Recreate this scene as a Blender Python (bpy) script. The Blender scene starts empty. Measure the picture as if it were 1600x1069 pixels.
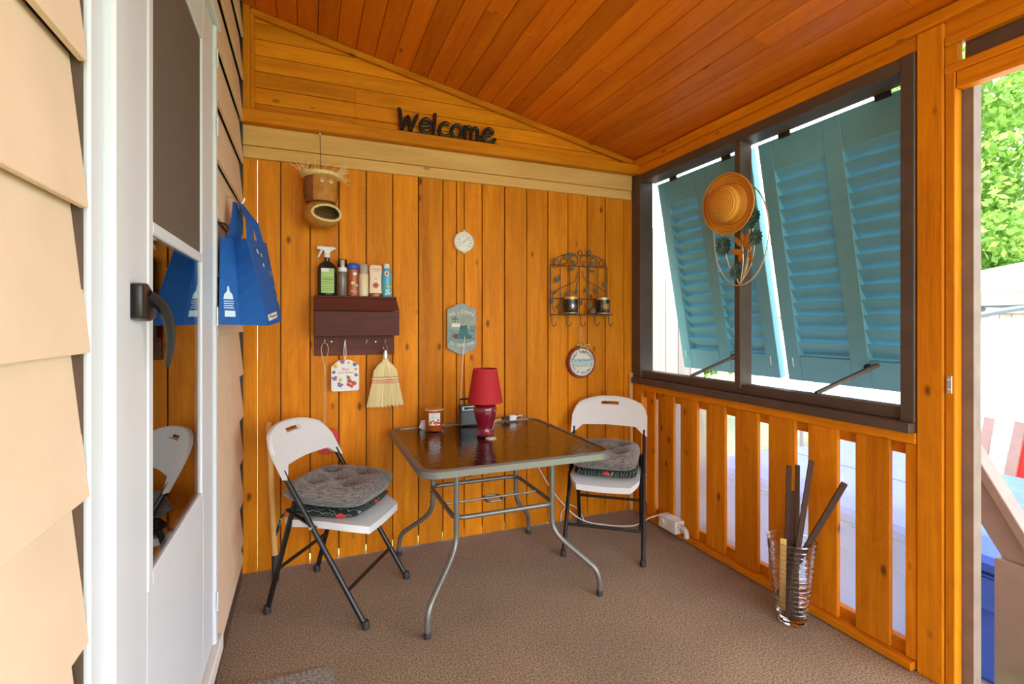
import bpy, bmesh, math, random
from mathutils import Vector, Matrix
random.seed(7)
PI = math.pi
S = bpy.context.scene
COL = S.collection

# ------------------------------------------------------------------ camera
FPX, HZ, EYE = 782.0, 505.0, 1.36          # focal length in px, horizon row, eye height
YAW = math.atan(320 / 782)
cam = bpy.data.cameras.new('camera')
cam.sensor_width = 36; cam.lens = FPX / 1600 * 36
cam.shift_y = -(534.5 - HZ) / 1600
cam.clip_start = 0.02; cam.clip_end = 200
co = bpy.data.objects.new('camera', cam); COL.objects.link(co)
co.location = (0, 0, EYE); co.rotation_euler = (PI / 2, 0, -YAW)
S.camera = co

# ------------------------------------------------------------------ sky, sun, exposure
w = bpy.data.worlds.new('sky'); S.world = w; w.use_nodes = True
bg = w.node_tree.nodes['Background']
bg.inputs[0].default_value = (0.86, 0.94, 1.04, 1); bg.inputs[1].default_value = 1.0
sl = bpy.data.lights.new('sun_offscreen', 'SUN'); sl.energy = 2.2; sl.angle = math.radians(3); sl.color = (1, .95, .86)
so = bpy.data.objects.new('sun_offscreen', sl); COL.objects.link(so)
so.rotation_euler = Vector((-0.45, -0.35, 1.0)).to_track_quat('Z', 'Y').to_euler(); so.location = (-3, -3, 8)
vs = S.view_settings
vs.view_transform = 'Standard'; vs.look = 'None'; vs.gamma = 1; vs.use_curve_mapping = False
vs.exposure = 2.6

# ------------------------------------------------------------------ pixel -> place
FW = Vector((math.sin(YAW), math.cos(YAW), 0)); RT = Vector((math.cos(YAW), -math.sin(YAW), 0)); UP = Vector((0, 0, 1))
CAM = Vector((0, 0, EYE))
def hit(px, py, axis, val):
    d = FW + RT * ((px - 800) / FPX) + UP * ((HZ - py) / FPX)
    return CAM + d * ((val - CAM[axis]) / d[axis])
def PB(px, py, y=3.05): return hit(px, py, 1, y)      # on the back wall or a plane parallel to it
def PR(px, py, x=2.2): return hit(px, py, 0, x)       # on the window wall
def PF(px, py, z=0.0): return hit(px, py, 2, z)       # on the floor or a level top

XL, XR, YB = -0.33, 2.2, 3.05
def zc(x): return 2.523 + 0.2107 * (2.265 - x)        # underside of the sloping ceiling

# ------------------------------------------------------------------ materials
MATS = {}
def nodes(name):
    m = bpy.data.materials.new(name); m.use_nodes = True
    nt = m.node_tree; b = nt.nodes['Principled BSDF']; MATS[name] = m
    return m, nt, b
def plain(name, col, rough=.5, metal=0, coat=0, var=0.0, vscale=20, bump=0, **kw):
    m, nt, b = nodes(name)
    b.inputs['Base Color'].default_value = (*col, 1); b.inputs['Roughness'].default_value = rough
    b.inputs['Metallic'].default_value = metal; b.inputs['Coat Weight'].default_value = coat
    for k, v in kw.items(): b.inputs[k.replace('_', ' ')].default_value = v
    if var or bump:
        tc = nt.nodes.new('ShaderNodeTexCoord'); n = nt.nodes.new('ShaderNodeTexNoise')
        n.inputs['Scale'].default_value = vscale; n.inputs['Detail'].default_value = 5
        nt.links.new(tc.outputs['Object'], n.inputs['Vector'])
        if var:
            r = nt.nodes.new('ShaderNodeValToRGB')
            r.color_ramp.elements[0].position = .3; r.color_ramp.elements[1].position = .7
            r.color_ramp.elements[0].color = (*[c * (1 - var) for c in col], 1)
            r.color_ramp.elements[1].color = (*[min(1, c * (1 + var)) for c in col], 1)
            nt.links.new(n.outputs['Fac'], r.inputs[0]); nt.links.new(r.outputs[0], b.inputs['Base Color'])
        if bump:
            bp = nt.nodes.new('ShaderNodeBump'); bp.inputs['Strength'].default_value = bump; bp.inputs['Distance'].default_value = .004
            nt.links.new(n.outputs['Fac'], bp.inputs['Height']); nt.links.new(bp.outputs[0], b.inputs['Normal'])
    return m
def wood(name, axis, light, dark, knot=(.10, .03, .006), rough=.5, coat=.0, knots=.7, vary=.30, spec=.12):
    m, nt, b = nodes(name); N = nt.nodes.new; L = nt.links.new
    tc = N('ShaderNodeTexCoord'); oi = N('ShaderNodeObjectInfo')
    cx = N('ShaderNodeCombineXYZ')
    for i, k in enumerate((31.0, 17.0, 43.0)):
        mu = N('ShaderNodeMath'); mu.operation = 'MULTIPLY'; mu.inputs[1].default_value = k
        L(oi.outputs['Random'], mu.inputs[0]); L(mu.outputs[0], cx.inputs[i])
    ad = N('ShaderNodeVectorMath'); L(tc.outputs['Object'], ad.inputs[0]); L(cx.outputs[0], ad.inputs[1])
    def mapped(along, across):
        mp = N('ShaderNodeMapping'); s = [across] * 3; s['XYZ'.index(axis)] = along
        mp.inputs['Scale'].default_value = s; L(ad.outputs[0], mp.inputs['Vector']); return mp
    g = N('ShaderNodeTexNoise'); g.inputs['Scale'].default_value = 1.6; g.inputs['Detail'].default_value = 4; g.inputs['Distortion'].default_value = .6
    L(mapped(.8, 9).outputs[0], g.inputs['Vector'])
    fi = N('ShaderNodeTexNoise'); fi.inputs['Scale'].default_value = 3; fi.inputs['Detail'].default_value = 3
    L(mapped(1.2, 60).outputs[0], fi.inputs['Vector'])
    r = N('ShaderNodeValToRGB'); r.color_ramp.elements[0].position = .28; r.color_ramp.elements[1].position = .72
    r.color_ramp.elements[0].color = (*dark, 1); r.color_ramp.elements[1].color = (*light, 1)
    mx0 = N('ShaderNodeMix'); mx0.data_type = 'FLOAT'; mx0.inputs[0].default_value = .35
    L(g.outputs['Fac'], mx0.inputs[2]); L(fi.outputs['Fac'], mx0.inputs[3])
    # growth figure bending round the knots, and broad stain blotches
    vd = N('ShaderNodeTexNoise'); vd.inputs['Scale'].default_value = 1.0; vd.inputs['Detail'].default_value = 2; vd.inputs['Distortion'].default_value = 1.2; L(mapped(1.7, 7).outputs[0], vd.inputs['Vector'])
    sn = N('ShaderNodeMath'); sn.operation = 'MULTIPLY'; sn.inputs[1].default_value = 46; L(vd.outputs['Fac'], sn.inputs[0])
    s2 = N('ShaderNodeMath'); s2.operation = 'SINE'; L(sn.outputs[0], s2.inputs[0])
    s3 = N('ShaderNodeMath'); s3.operation = 'MULTIPLY_ADD'; s3.inputs[1].default_value = .028; L(s2.outputs[0], s3.inputs[0]); L(mx0.outputs[0], s3.inputs[2])
    L(s3.outputs[0], r.inputs[0])
    # knots
    vo = N('ShaderNodeTexVoronoi'); vo.inputs['Scale'].default_value = 1; L(mapped(4.2, 8.5).outputs[0], vo.inputs['Vector'])
    kr = N('ShaderNodeMapRange'); kr.inputs[1].default_value = .05; kr.inputs[2].default_value = .135; kr.inputs[3].default_value = 1; kr.inputs[4].default_value = 0
    L(vo.outputs['Distance'], kr.inputs[0])
    sp = N('ShaderNodeSeparateColor'); L(vo.outputs['Color'], sp.inputs[0])
    gt = N('ShaderNodeMath'); gt.operation = 'GREATER_THAN'; gt.inputs[1].default_value = 1 - knots; L(sp.outputs[0], gt.inputs[0])
    km = N('ShaderNodeMath'); km.operation = 'MULTIPLY'; L(kr.outputs[0], km.inputs[0]); L(gt.outputs[0], km.inputs[1])
    k2 = N('ShaderNodeMath'); k2.operation = 'MULTIPLY'; k2.inputs[1].default_value = .85; L(km.outputs[0], k2.inputs[0])
    mk = N('ShaderNodeMix'); mk.data_type = 'RGBA'; L(k2.outputs[0], mk.inputs[0]); L(r.outputs[0], mk.inputs[6]); mk.inputs[7].default_value = (*knot, 1)
    hs = N('ShaderNodeHueSaturation'); L(mk.outputs[2], hs.inputs['Color'])
    vr = N('ShaderNodeMapRange'); vr.inputs[3].default_value = 1 - vary * .5; vr.inputs[4].default_value = 1 + vary * .5
    L(oi.outputs['Random'], vr.inputs[0]); L(vr.outputs[0], hs.inputs['Value'])
    L(hs.outputs[0], b.inputs['Base Color'])
    b.inputs['Roughness'].default_value = rough; b.inputs['Coat Weight'].default_value = coat; b.inputs['Coat Roughness'].default_value = .3; b.inputs['Specular IOR Level'].default_value = spec
    bp = N('ShaderNodeBump'); bp.inputs['Strength'].default_value = .12; bp.inputs['Distance'].default_value = .002
    L(fi.outputs['Fac'], bp.inputs['Height']); L(bp.outputs[0], b.inputs['Normal'])
    return m
OL, OD = (.86, .295, .008), (.50, .135, .004)
for ax in 'XYZ':
    wood('pine_' + ax, ax, OL, OD)
    wood('ceil_' + ax, ax, (.80, .205, .007), (.54, .108, .004), knot=(.16, .03, .003), rough=.4, coat=.12, knots=.4)
    wood('raw_' + ax, ax, (.84, .51, .18), (.64, .34, .095), knot=(.3, .12, .03), coat=0, rough=.65, knots=.35, vary=.15)
    wood('mahog_' + ax, ax, (.15, .040, .026), (.07, .018, .012), knot=(.02, .006, .004), coat=.05, knots=.1)
    wood('grey_' + ax, ax, (.55, .45, .37), (.38, .30, .25), knot=(.2, .14, .1), coat=0, rough=.8, knots=.3)
def carpet():
    m, nt, b = nodes('carpet'); N = nt.nodes.new; L = nt.links.new
    tc = N('ShaderNodeTexCoord')
    n = N('ShaderNodeTexNoise'); n.inputs['Scale'].default_value = 140; n.inputs['Detail'].default_value = 3; n.inputs['Roughness'].default_value = .7
    L(tc.outputs['Object'], n.inputs['Vector'])
    r = N('ShaderNodeValToRGB'); e = r.color_ramp.elements
    e[0].position = .38; e[0].color = (.082, .042, .014, 1); e[1].position = .64; e[1].color = (.46, .29, .145, 1)
    L(n.outputs['Fac'], r.inputs[0])
    n2 = N('ShaderNodeTexNoise'); n2.inputs['Scale'].default_value = 2.2; n2.inputs['Detail'].default_value = 3; L(tc.outputs['Object'], n2.inputs['Vector'])
    mr = N('ShaderNodeMapRange'); mr.inputs[1].default_value = .3; mr.inputs[2].default_value = .7; mr.inputs[3].default_value = .85; mr.inputs[4].default_value = 1.15
    L(n2.outputs['Fac'], mr.inputs[0])
    hs = N('ShaderNodeHueSaturation'); L(r.outputs[0], hs.inputs['Color']); L(mr.outputs[0], hs.inputs['Value']); L(hs.outputs[0], b.inputs['Base Color'])
    b.inputs['Roughness'].default_value = .95; b.inputs['Sheen Weight'].default_value = .2
    bp = N('ShaderNodeBump'); bp.inputs['Strength'].default_value = .6; bp.inputs['Distance'].default_value = .005
    L(n.outputs['Fac'], bp.inputs['Height']); L(bp.outputs[0], b.inputs['Normal'])
carpet()
plain('siding', (.82, .61, .42), .6, var=.05, vscale=6, bump=.05)
plain('white_paint', (.70, .72, .745), .4, var=.02, vscale=4)
plain('cream_paint', (.78, .74, .64), .5)
plain('sheathing', (.36, .21, .10), .9, var=.15, vscale=10)
plain('black_flashing', (.015, .016, .017), .4)
plain('brown_paint', (.095, .06, .045), .5, var=.15, vscale=12)
plain('brown_trim', (.10, .055, .035), .6, var=.2, vscale=10)
plain('teal', (.16, .42, .52), .5, var=.06, vscale=8)
plain('black_metal', (.012, .012, .013), .35, metal=.2, coat=.2)
plain('bronze_black', (.035, .032, .030), .3, metal=.5)
plain('steel', (.75, .75, .74), .3, metal=1)
plain('table_paint', (.22, .215, .19), .35, metal=.5)
plain('white_plastic', (.78, .78, .77), .42)
plain('cream_plastic', (.84, .75, .55), .4)
plain('clear_grey', (.25, .23, .22), .2)
plain('rubber', (.03, .03, .032), .6)
plain('chrome_glint', (.8, .8, .8), .2, metal=1)
plain('red_shade', (.44, .008, .014), .75, var=.06, vscale=150)
plain('burgundy', (.19, .008, .022), .12, coat=.6)
plain('radio_grey', (.10, .115, .12), .45, metal=.3, var=.1, vscale=300)
plain('radio_silver', (.55, .55, .55), .3, metal=.8)
plain('gold_lid', (.80, .48, .24), .35, metal=.4)
plain('amber_jar', (.36, .075, .012), .08, coat=.5)
plain('label_white', (.82, .78, .72), .6)
plain('ink_black', (.02, .02, .022), .6)
plain('ink_red', (.62, .05, .04), .6)
plain('ink_orange', (.85, .30, .03), .6)
plain('ink_yellow', (.85, .58, .06), .6)
plain('ink_green', (.10, .28, .05), .6)
plain('ink_blue', (.05, .16, .42), .6)
plain('ink_purple', (.20, .10, .38), .6)
plain('ink_grey', (.25, .25, .25), .6)
plain('bottle_black', (.012, .012, .011), .15, coat=.4)
plain('label_green', (.38, .56, .14), .5)
plain('label_greendark', (.08, .16, .03), .5)
plain('bottle_clear', (.42, .36, .28), .1, Transmission_Weight=.6)
plain('bottle_brown', (.40, .085, .022), .3)
plain('cap_blue', (.02, .09, .50), .35)
plain('bottle_cream', (.80, .64, .40), .4)
plain('bottle_frost', (.62, .50, .40), .25, Transmission_Weight=.3)
plain('tube_peach', (.86, .64, .44), .45)
plain('can_blue', (.09, .44, .58), .3)
plain('ink_pink', (.75, .25, .18), .6)
plain('straw', (.80, .62, .28), .8, var=.2, vscale=120)
plain('straw_pale', (.85, .70, .36), .8)
plain('tote_blue', (.006, .10, .38), .75, var=.08, vscale=10, bump=.1)
plain('tote_navy', (.008, .045, .19), .8)
plain('tote_print', (.62, .78, .86), .7)
plain('hat_brim', (.72, .33, .06), .75)
plain('slate', (.33, .36, .31), .8, var=.15, vscale=30, bump=.2)
plain('frog_green', (.06, .20, .20), .7, var=.25, vscale=60)
plain('pond_blue', (.20, .30, .28), .8, var=.2, vscale=40)
plain('plaque_cream', (.82, .77, .64), .7)
plain('iron', (.05, .042, .035), .6)
plain('leaf_iron', (.12, .115, .09), .9, var=.3, vscale=60, Specular_IOR_Level=.1)
plain('gold_paint', (.62, .38, .11), .4, metal=.5)
plain('votive_black', (.018, .014, .016), .2, coat=.3)
plain('sign_rim', (.23, .045, .032), .7, var=.3, vscale=50)
plain('sign_face', (.66, .62, .55), .7, var=.12, vscale=40)
plain('sign_band', (.42, .55, .56), .7)
plain('twine', (.55, .38, .18), .9)
plain('coconut_husk', (.24, .075, .014), .7, var=.35, vscale=60, bump=.5)
plain('coconut_face', (.50, .19, .022), .65, var=.2, vscale=30, bump=.3)
plain('coconut_inside', (.30, .15, .06), .9, var=.5, vscale=90)
plain('cushion_back', (.12, .10, .09), .9)
plain('stick_brown', (.085, .047, .034), .7, Specular_IOR_Level=.15)
plain('pvc', (.74, .72, .68), .45)
plain('wire_white', (.80, .76, .68), .5)
plain('wire_black', (.015, .013, .012), .5)
plain('fly_red', (.62, .02, .015), .4)
plain('mat_grey', (.26, .23, .19), .95, var=.6, vscale=90, bump=.8)
plain('flower_teal', (.09, .21, .20), .45, metal=.5, var=.3, vscale=40)
plain('flower_orange', (.58, .24, .035), .4, metal=.4)
plain('ring_gold', (.72, .58, .36), .35, metal=.6)
plain('inner_door', (.56, .34, .19), .5, var=.15, vscale=9)  # tan lightened to imitate the pale reflection in the storm door glass
plain('brass', (.68, .45, .18), .4, metal=.4)
plain('screen', (.13, .095, .07), .8)
plain('tarp_white', (.86, .88, .90), .7)
plain('canopy_grey', (.62, .62, .62), .8)
plain('beam_slate', (.20, .23, .26), .6)
plain('spa_blue', (.05, .085, .34), .75, var=.15, vscale=5, bump=.2, Specular_IOR_Level=.2)
plain('rail_brown', (.28, .185, .15), .6, var=.1, vscale=12)
plain('post_brown', (.20, .12, .10), .6, var=.1, vscale=8)
plain('weathered_post', (.22, .15, .11), .7, var=.15, vscale=14)
plain('grass', (.16, .26, .06), .95, var=.4, vscale=8)
plain('deck_grey', (.34, .33, .33), .8, var=.2, vscale=6)
plain('bark', (.16, .10, .06), .9, var=.4, vscale=15)
def leafmat(name, a, b2):
    m, nt, b = nodes(name); N = nt.nodes.new; L = nt.links.new
    g = N('ShaderNodeNewGeometry'); r = N('ShaderNodeValToRGB'); e = r.color_ramp.elements
    e[0].color = (*a, 1); e[1].color = (*b2, 1); L(g.outputs['Random Per Island'], r.inputs[0]); L(r.outputs[0], b.inputs['Base Color'])
    b.inputs['Roughness'].default_value = .6; b.inputs['Subsurface Weight'].default_value = 0
    tr = N('ShaderNodeBsdfTranslucent'); L(r.outputs[0], tr.inputs['Color']); mx = N('ShaderNodeMixShader'); mx.inputs[0].default_value = .45
    out = nt.nodes['Material Output']; L(b.outputs[0], mx.inputs[1]); L(tr.outputs[0], mx.inputs[2]); L(mx.outputs[0], out.inputs[0])
leafmat('leaf', (.10, .26, .03), (.34, .50, .10))
def weave(name, a, b2, sc):
    m, nt, b = nodes(name); N = nt.nodes.new; L = nt.links.new
    tc = N('ShaderNodeTexCoord'); outs = []
    for k in ((sc, sc * .12, sc), (sc * .12, sc, sc)):
        mp = N('ShaderNodeMapping'); mp.inputs['Scale'].default_value = k; n = N('ShaderNodeTexNoise'); n.inputs['Scale'].default_value = 1; n.inputs['Detail'].default_value = 3
        L(tc.outputs['Object'], mp.inputs[0]); L(mp.outputs[0], n.inputs['Vector']); outs.append(n)
    mx = N('ShaderNodeMath'); L(outs[0].outputs['Fac'], mx.inputs[0]); L(outs[1].outputs['Fac'], mx.inputs[1])
    r = N('ShaderNodeValToRGB'); e = r.color_ramp.elements; e[0].position = .7; e[1].position = 1.25 / 1.0 if False else 1.0
    mr = N('ShaderNodeMapRange'); mr.inputs[1].default_value = .75; mr.inputs[2].default_value = 1.25; L(mx.outputs[0], mr.inputs[0])
    e[0].position = .1; e[1].position = .9; e[0].color = (*a, 1); e[1].color = (*b2, 1); L(mr.outputs[0], r.inputs[0]); L(r.outputs[0], b.inputs['Base Color'])
    b.inputs['Roughness'].default_value = .9; b.inputs['Sheen Weight'].default_value = .3
    bp = N('ShaderNodeBump'); bp.inputs['Strength'].default_value = .4; bp.inputs['Distance'].default_value = .002; L(mx.outputs[0], bp.inputs['Height']); L(bp.outputs[0], b.inputs['Normal'])
weave('grey_fabric', (.055, .046, .042), (.30, .265, .245), 260)
def floral():
    m, nt, b = nodes('floral'); N = nt.nodes.new; L = nt.links.new
    tc = N('ShaderNodeTexCoord')
    n = N('ShaderNodeTexNoise'); n.inputs['Scale'].default_value = 9; L(tc.outputs['Object'], n.inputs['Vector'])
    wv = N('ShaderNodeTexWave'); wv.inputs['Scale'].default_value = 16; wv.inputs['Distortion'].default_value = 14; wv.inputs['Detail'].default_value = 1; L(tc.outputs['Object'], wv.inputs['Vector'])
    gt = N('ShaderNodeMath'); gt.operation = 'GREATER_THAN'; gt.inputs[1].default_value = .94; L(wv.outputs['Fac'], gt.inputs[0])
    m1 = N('ShaderNodeMix'); m1.data_type = 'RGBA'; m1.inputs[6].default_value = (.012, .02, .02, 1); m1.inputs[7].default_value = (.26, .36, .25, 1); L(gt.outputs[0], m1.inputs[0])
    v = N('ShaderNodeTexVoronoi'); v.inputs['Scale'].default_value = 11; L(tc.outputs['Object'], v.inputs['Vector'])
    lt = N('ShaderNodeMath'); lt.operation = 'LESS_THAN'; lt.inputs[1].default_value = .34; L(v.outputs['Distance'], lt.inputs[0])
    sp = N('ShaderNodeSeparateColor'); L(v.outputs['Color'], sp.inputs[0])
    g2 = N('ShaderNodeMath'); g2.operation = 'GREATER_THAN'; g2.inputs[1].default_value = .42; L(sp.outputs[0], g2.inputs[0])
    mu = N('ShaderNodeMath'); mu.operation = 'MULTIPLY'; L(lt.outputs[0], mu.inputs[0]); L(g2.outputs[0], mu.inputs[1])
    cr = N('ShaderNodeValToRGB'); cr.color_ramp.interpolation = 'CONSTANT'; e = cr.color_ramp.elements
    e[0].color = (.78, .06, .03, 1); e[1].position = .6; e[1].color = (.32, .55, .12, 1); L(sp.outputs[1], cr.inputs[0])
    m2 = N('ShaderNodeMix'); m2.data_type = 'RGBA'; L(mu.outputs[0], m2.inputs[0]); L(m1.outputs[2], m2.inputs[6]); L(cr.outputs[0], m2.inputs[7])
    L(m2.outputs[2], b.inputs['Base Color']); b.inputs['Roughness'].default_value = .85
floral()
def hatmat():
    m, nt, b = nodes('hat_straw'); N = nt.nodes.new; L = nt.links.new
    tc = N('ShaderNodeTexCoord'); wv = N('ShaderNodeTexWave'); wv.wave_type = 'RINGS'; wv.rings_direction = 'Z'
    wv.inputs['Scale'].default_value = 28; wv.inputs['Distortion'].default_value = .6; wv.inputs['Detail Scale'].default_value = 8
    L(tc.outputs['Object'], wv.inputs['Vector'])
    r = N('ShaderNodeValToRGB'); r.color_ramp.elements[0].color = (.58, .20, .014, 1); r.color_ramp.elements[1].color = (.86, .38, .035, 1)
    L(wv.outputs['Fac'], r.inputs[0]); L(r.outputs[0], b.inputs['Base Color']); b.inputs['Roughness'].default_value = .6
    bp = N('ShaderNodeBump'); bp.inputs['Strength'].default_value = .7; bp.inputs['Distance'].default_value = .004; L(wv.outputs['Fac'], bp.inputs['Height']); L(bp.outputs[0], b.inputs['Normal'])
hatmat()
def glassy(name, tint, refl_rough=.02, bump=0, bscale=60, ior=1.5, trans=1.0, haze=0.0):
    """thin pane: see-through with a fresnel mirror layer"""
    m, nt, b = nodes(name); N = nt.nodes.new; L = nt.links.new; nt.nodes.remove(b)
    out = nt.nodes['Material Output']
    t = N('ShaderNodeBsdfTransparent'); t.inputs[0].default_value = (*tint, 1)
    g = N('ShaderNodeBsdfGlossy'); g.inputs['Roughness'].default_value = refl_rough; g.inputs['Color'].default_value = (1, 1, 1, 1)
    fr = N('ShaderNodeFresnel'); fr.inputs[0].default_value = ior
    mx = N('ShaderNodeMixShader'); L(fr.outputs[0], mx.inputs[0])
    base = t.outputs[0]
    if haze:
        d = N('ShaderNodeBsdfDiffuse'); d.inputs[0].default_value = (.8, .8, .8, 1); tl = N('ShaderNodeBsdfTranslucent'); tl.inputs[0].default_value = (.9, .9, .92, 1)
        mm = N('ShaderNodeMixShader'); mm.inputs[0].default_value = .6; L(d.outputs[0], mm.inputs[1]); L(tl.outputs[0], mm.inputs[2])
        hz = N('ShaderNodeMixShader'); hz.inputs[0].default_value = haze; L(t.outputs[0], hz.inputs[1]); L(mm.outputs[0], hz.inputs[2]); base = hz.outputs[0]
    L(base, mx.inputs[1]); L(g.outputs[0], mx.inputs[2]); L(mx.outputs[0], out.inputs[0])
    if bump:
        tc = N('ShaderNodeTexCoord'); n = N('ShaderNodeTexNoise'); n.inputs['Scale'].default_value = bscale; n.inputs['Detail'].default_value = 2
        L(tc.outputs['Object'], n.inputs['Vector']); bp = N('ShaderNodeBump'); bp.inputs['Strength'].default_value = bump; bp.inputs['Distance'].default_value = .003
        L(n.outputs['Fac'], bp.inputs['Height']); L(bp.outputs[0], g.inputs['Normal']); L(bp.outputs[0], fr.inputs['Normal'])
glassy('door_glass', (.85, .83, .80), .01, ior=1.7)
glassy('table_glass', (.62, .52, .42), .03, bump=.6, bscale=50, ior=2.4)
glassy('vinyl', (.93, .95, 1.0), .12, ior=1.35, haze=.22)
def vaseglass():
    m, nt, b = nodes('vase_glass')
    b.inputs['Base Color'].default_value = (.97, .98, .98, 1); b.inputs['Roughness'].default_value = .02
    b.inputs['Transmission Weight'].default_value = 1; b.inputs['IOR'].default_value = 1.42
vaseglass()

# ------------------------------------------------------------------ mesh helpers
class MB:
    def __init__(s): s.v = []; s.f = []
    def add(s, vs, fs):
        o = len(s.v); s.v += [Vector(p) for p in vs]; s.f += [[i + o for i in f] for f in fs]; return s
    def box(s, x0, x1, y0, y1, z0, z1):
        return s.add([(x, y, z) for z in (z0, z1) for y in (y0, y1) for x in (x0, x1)],
                     [(0, 2, 3, 1), (4, 5, 7, 6), (0, 1, 5, 4), (2, 6, 7, 3), (0, 4, 6, 2), (1, 3, 7, 5)])
    def hexa(s, pts):   # 8 points ordered like box()
        return s.add(pts, [(0, 2, 3, 1), (4, 5, 7, 6), (0, 1, 5, 4), (2, 6, 7, 3), (0, 4, 6, 2), (1, 3, 7, 5)])
    def bar(s, p, q, wd, ht, up=(0, 0, 1)):
        p, q = Vector(p), Vector(q); d = (q - p).normalized(); u = Vector(up)
        if abs(d.dot(u)) > .98: u = Vector((1, 0, 0))
        x = d.cross(u).normalized(); z = x.cross(d)
        pts = [e + x * (sx * wd / 2) + z * (sz * ht / 2) for sz in (-1, 1) for e in (p, q) for sx in (-1, 1)]
        return s.hexa(pts)
    def tube(s, pts, r, seg=10, closed=False, flat=1.0):
        pts = [Vector(p) for p in pts]; n = len(pts); rs = r if isinstance(r, (list, tuple)) else [r] * n
        rings = []; prev = None
        for i, p in enumerate(pts):
            a = pts[i - 1] if (i or closed) else p; b = pts[(i + 1) % n] if (i < n - 1 or closed) else p
            t = (b - a).normalized()
            if prev is None:
                u = t.cross(Vector((0, 0, 1))); 
                if u.length < .05: u = t.cross(Vector((1, 0, 0)))
            else: u = prev - t * prev.dot(t)
            u.normalize(); prev = u; v = t.cross(u)
            rings.append([p + (u * math.cos(2 * PI * k / seg) + v * math.sin(2 * PI * k / seg) * flat) * rs[i] for k in range(seg)])
        vs = [q for rg in rings for q in rg]; fs = []
        for i in range(n if closed else n - 1):
            j = (i + 1) % n
            for k in range(seg): fs.append((i * seg + k, i * seg + (k + 1) % seg, j * seg + (k + 1) % seg, j * seg + k))
        if not closed: fs += [list(range(seg))[::-1], [(n - 1) * seg + k for k in range(seg)]]
        return s.add(vs, fs)
    def lathe(s, prof, seg=28, M=None, sx=1, sy=1, cap=True):
        vs = []; fs = []; n = len(prof)
        for r, z in prof:
            for k in range(seg):
                p = Vector((r * sx * math.cos(2 * PI * k / seg), r * sy * math.sin(2 * PI * k / seg), z)); vs.append(M @ p if M else p)
        for i in range(n - 1):
            for k in range(seg): fs.append((i * seg + k, i * seg + (k + 1) % seg, (i + 1) * seg + (k + 1) % seg, (i + 1) * seg + k))
        if cap: fs += [list(range(seg))[::-1], [(n - 1) * seg + k for k in range(seg)]]
        return s.add(vs, fs)
    def prism(s, out, o, u, v, t):
        """2D outline on plane o,u,v pushed t along u x v"""
        o, u, v = Vector(o), Vector(u), Vector(v); nrm = u.cross(v).normalized() * t; n = len(out)
        vs = [o + u * a + v * b for a, b in out]; vs += [p + nrm for p in vs]
        fs = [list(range(n))[::-1], list(range(n, 2 * n))] + [(i, (i + 1) % n, n + (i + 1) % n, n + i) for i in range(n)]
        return s.add(vs, fs)
    def build(s, name, mat, parent=None, smooth=False, bevel=0, seg=1, local=False, sub=0):
        vs = s.v
        if parent is not None and not local:
            Mi = WM(parent).inverted(); vs = [Mi @ p for p in vs]
        org = Vector((0, 0, 0))
        if parent is None:
            lo = [min(p[i] for p in vs) for i in range(3)]; hi = [max(p[i] for p in vs) for i in range(3)]
            org = Vector(((lo[0] + hi[0]) / 2, (lo[1] + hi[1]) / 2, lo[2])); vs = [p - org for p in vs]
        me = bpy.data.meshes.new(name); me.from_pydata([tuple(p) for p in vs], [], s.f)
        bm = bmesh.new(); bm.from_mesh(me)
        bmesh.ops.recalc_face_normals(bm, faces=bm.faces)
        if bevel: bmesh.ops.bevel(bm, geom=list(bm.edges), offset=bevel, segments=seg, affect='EDGES', profile=.5)
        bm.to_mesh(me); bm.free()
        if smooth:
            me.polygons.foreach_set('use_smooth', [True] * len(me.polygons))
            try: me.set_sharp_from_angle(angle=math.radians(38))
            except Exception: pass
        me.materials.append(MATS[mat])
        o = bpy.data.objects.new(name, me); COL.objects.link(o); o.location = org
        if parent is not None: o.parent = parent
        if sub:
            md = o.modifiers.new('sub', 'SUBSURF'); md.levels = sub; md.render_levels = sub
        return o
def WM(o):
    M = Matrix.Translation(o.location) @ o.rotation_euler.to_matrix().to_4x4()
    return (WM(o.parent) @ M) if o.parent else M
def B(name, mat, parent, *b, bevel=0): return MB().box(*b).build(name, mat, parent, bevel=bevel)
def tag(o, label, cat, group=None):
    o['label'] = label; o['category'] = cat
    if group: o['group'] = group
    return o
def thing(name, label, cat, loc, rz=0, group=None):
    e = bpy.data.objects.new(name, None); COL.objects.link(e); e.empty_display_size = .1
    e.location = loc; e.rotation_euler = (0, 0, rz); return tag(e, label, cat, group)
def struct(o): o['kind'] = 'structure'; return o
def sroot(name, label, cat):
    e = bpy.data.objects.new(name, None); COL.objects.link(e); e['label'] = label; e['category'] = cat; e['kind'] = 'structure'; return e
def arc(cx, cy, r, a0, a1, n, ry=None):
    ry = ry or r; return [(cx + r * math.cos(math.radians(a0 + (a1 - a0) * i / n)), cy + ry * math.sin(math.radians(a0 + (a1 - a0) * i / n))) for i in range(n + 1)]
def rrect(x0, x1, y0, y1, r, n=5):
    return arc(x1 - r, y1 - r, r, 0, 90, n) + arc(x0 + r, y1 - r, r, 90, 180, n) + arc(x0 + r, y0 + r, r, 180, 270, n) + arc(x1 - r, y0 + r, r, 270, 360, n)
def smoothpath(pts, n=6):
    pts = [Vector(p) for p in pts]; out = []
    for i in range(len(pts) - 1):
        p0 = pts[max(i - 1, 0)]; p1 = pts[i]; p2 = pts[i + 1]; p3 = pts[min(i + 2, len(pts) - 1)]
        for k in range(n):
            t = k / n; out.append(.5 * ((2 * p1) + (p2 - p0) * t + (2 * p0 - 5 * p1 + 4 * p2 - p3) * t * t + (3 * p1 - p0 - 3 * p2 + p3) * t ** 3))
    return out + [pts[-1]]
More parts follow.
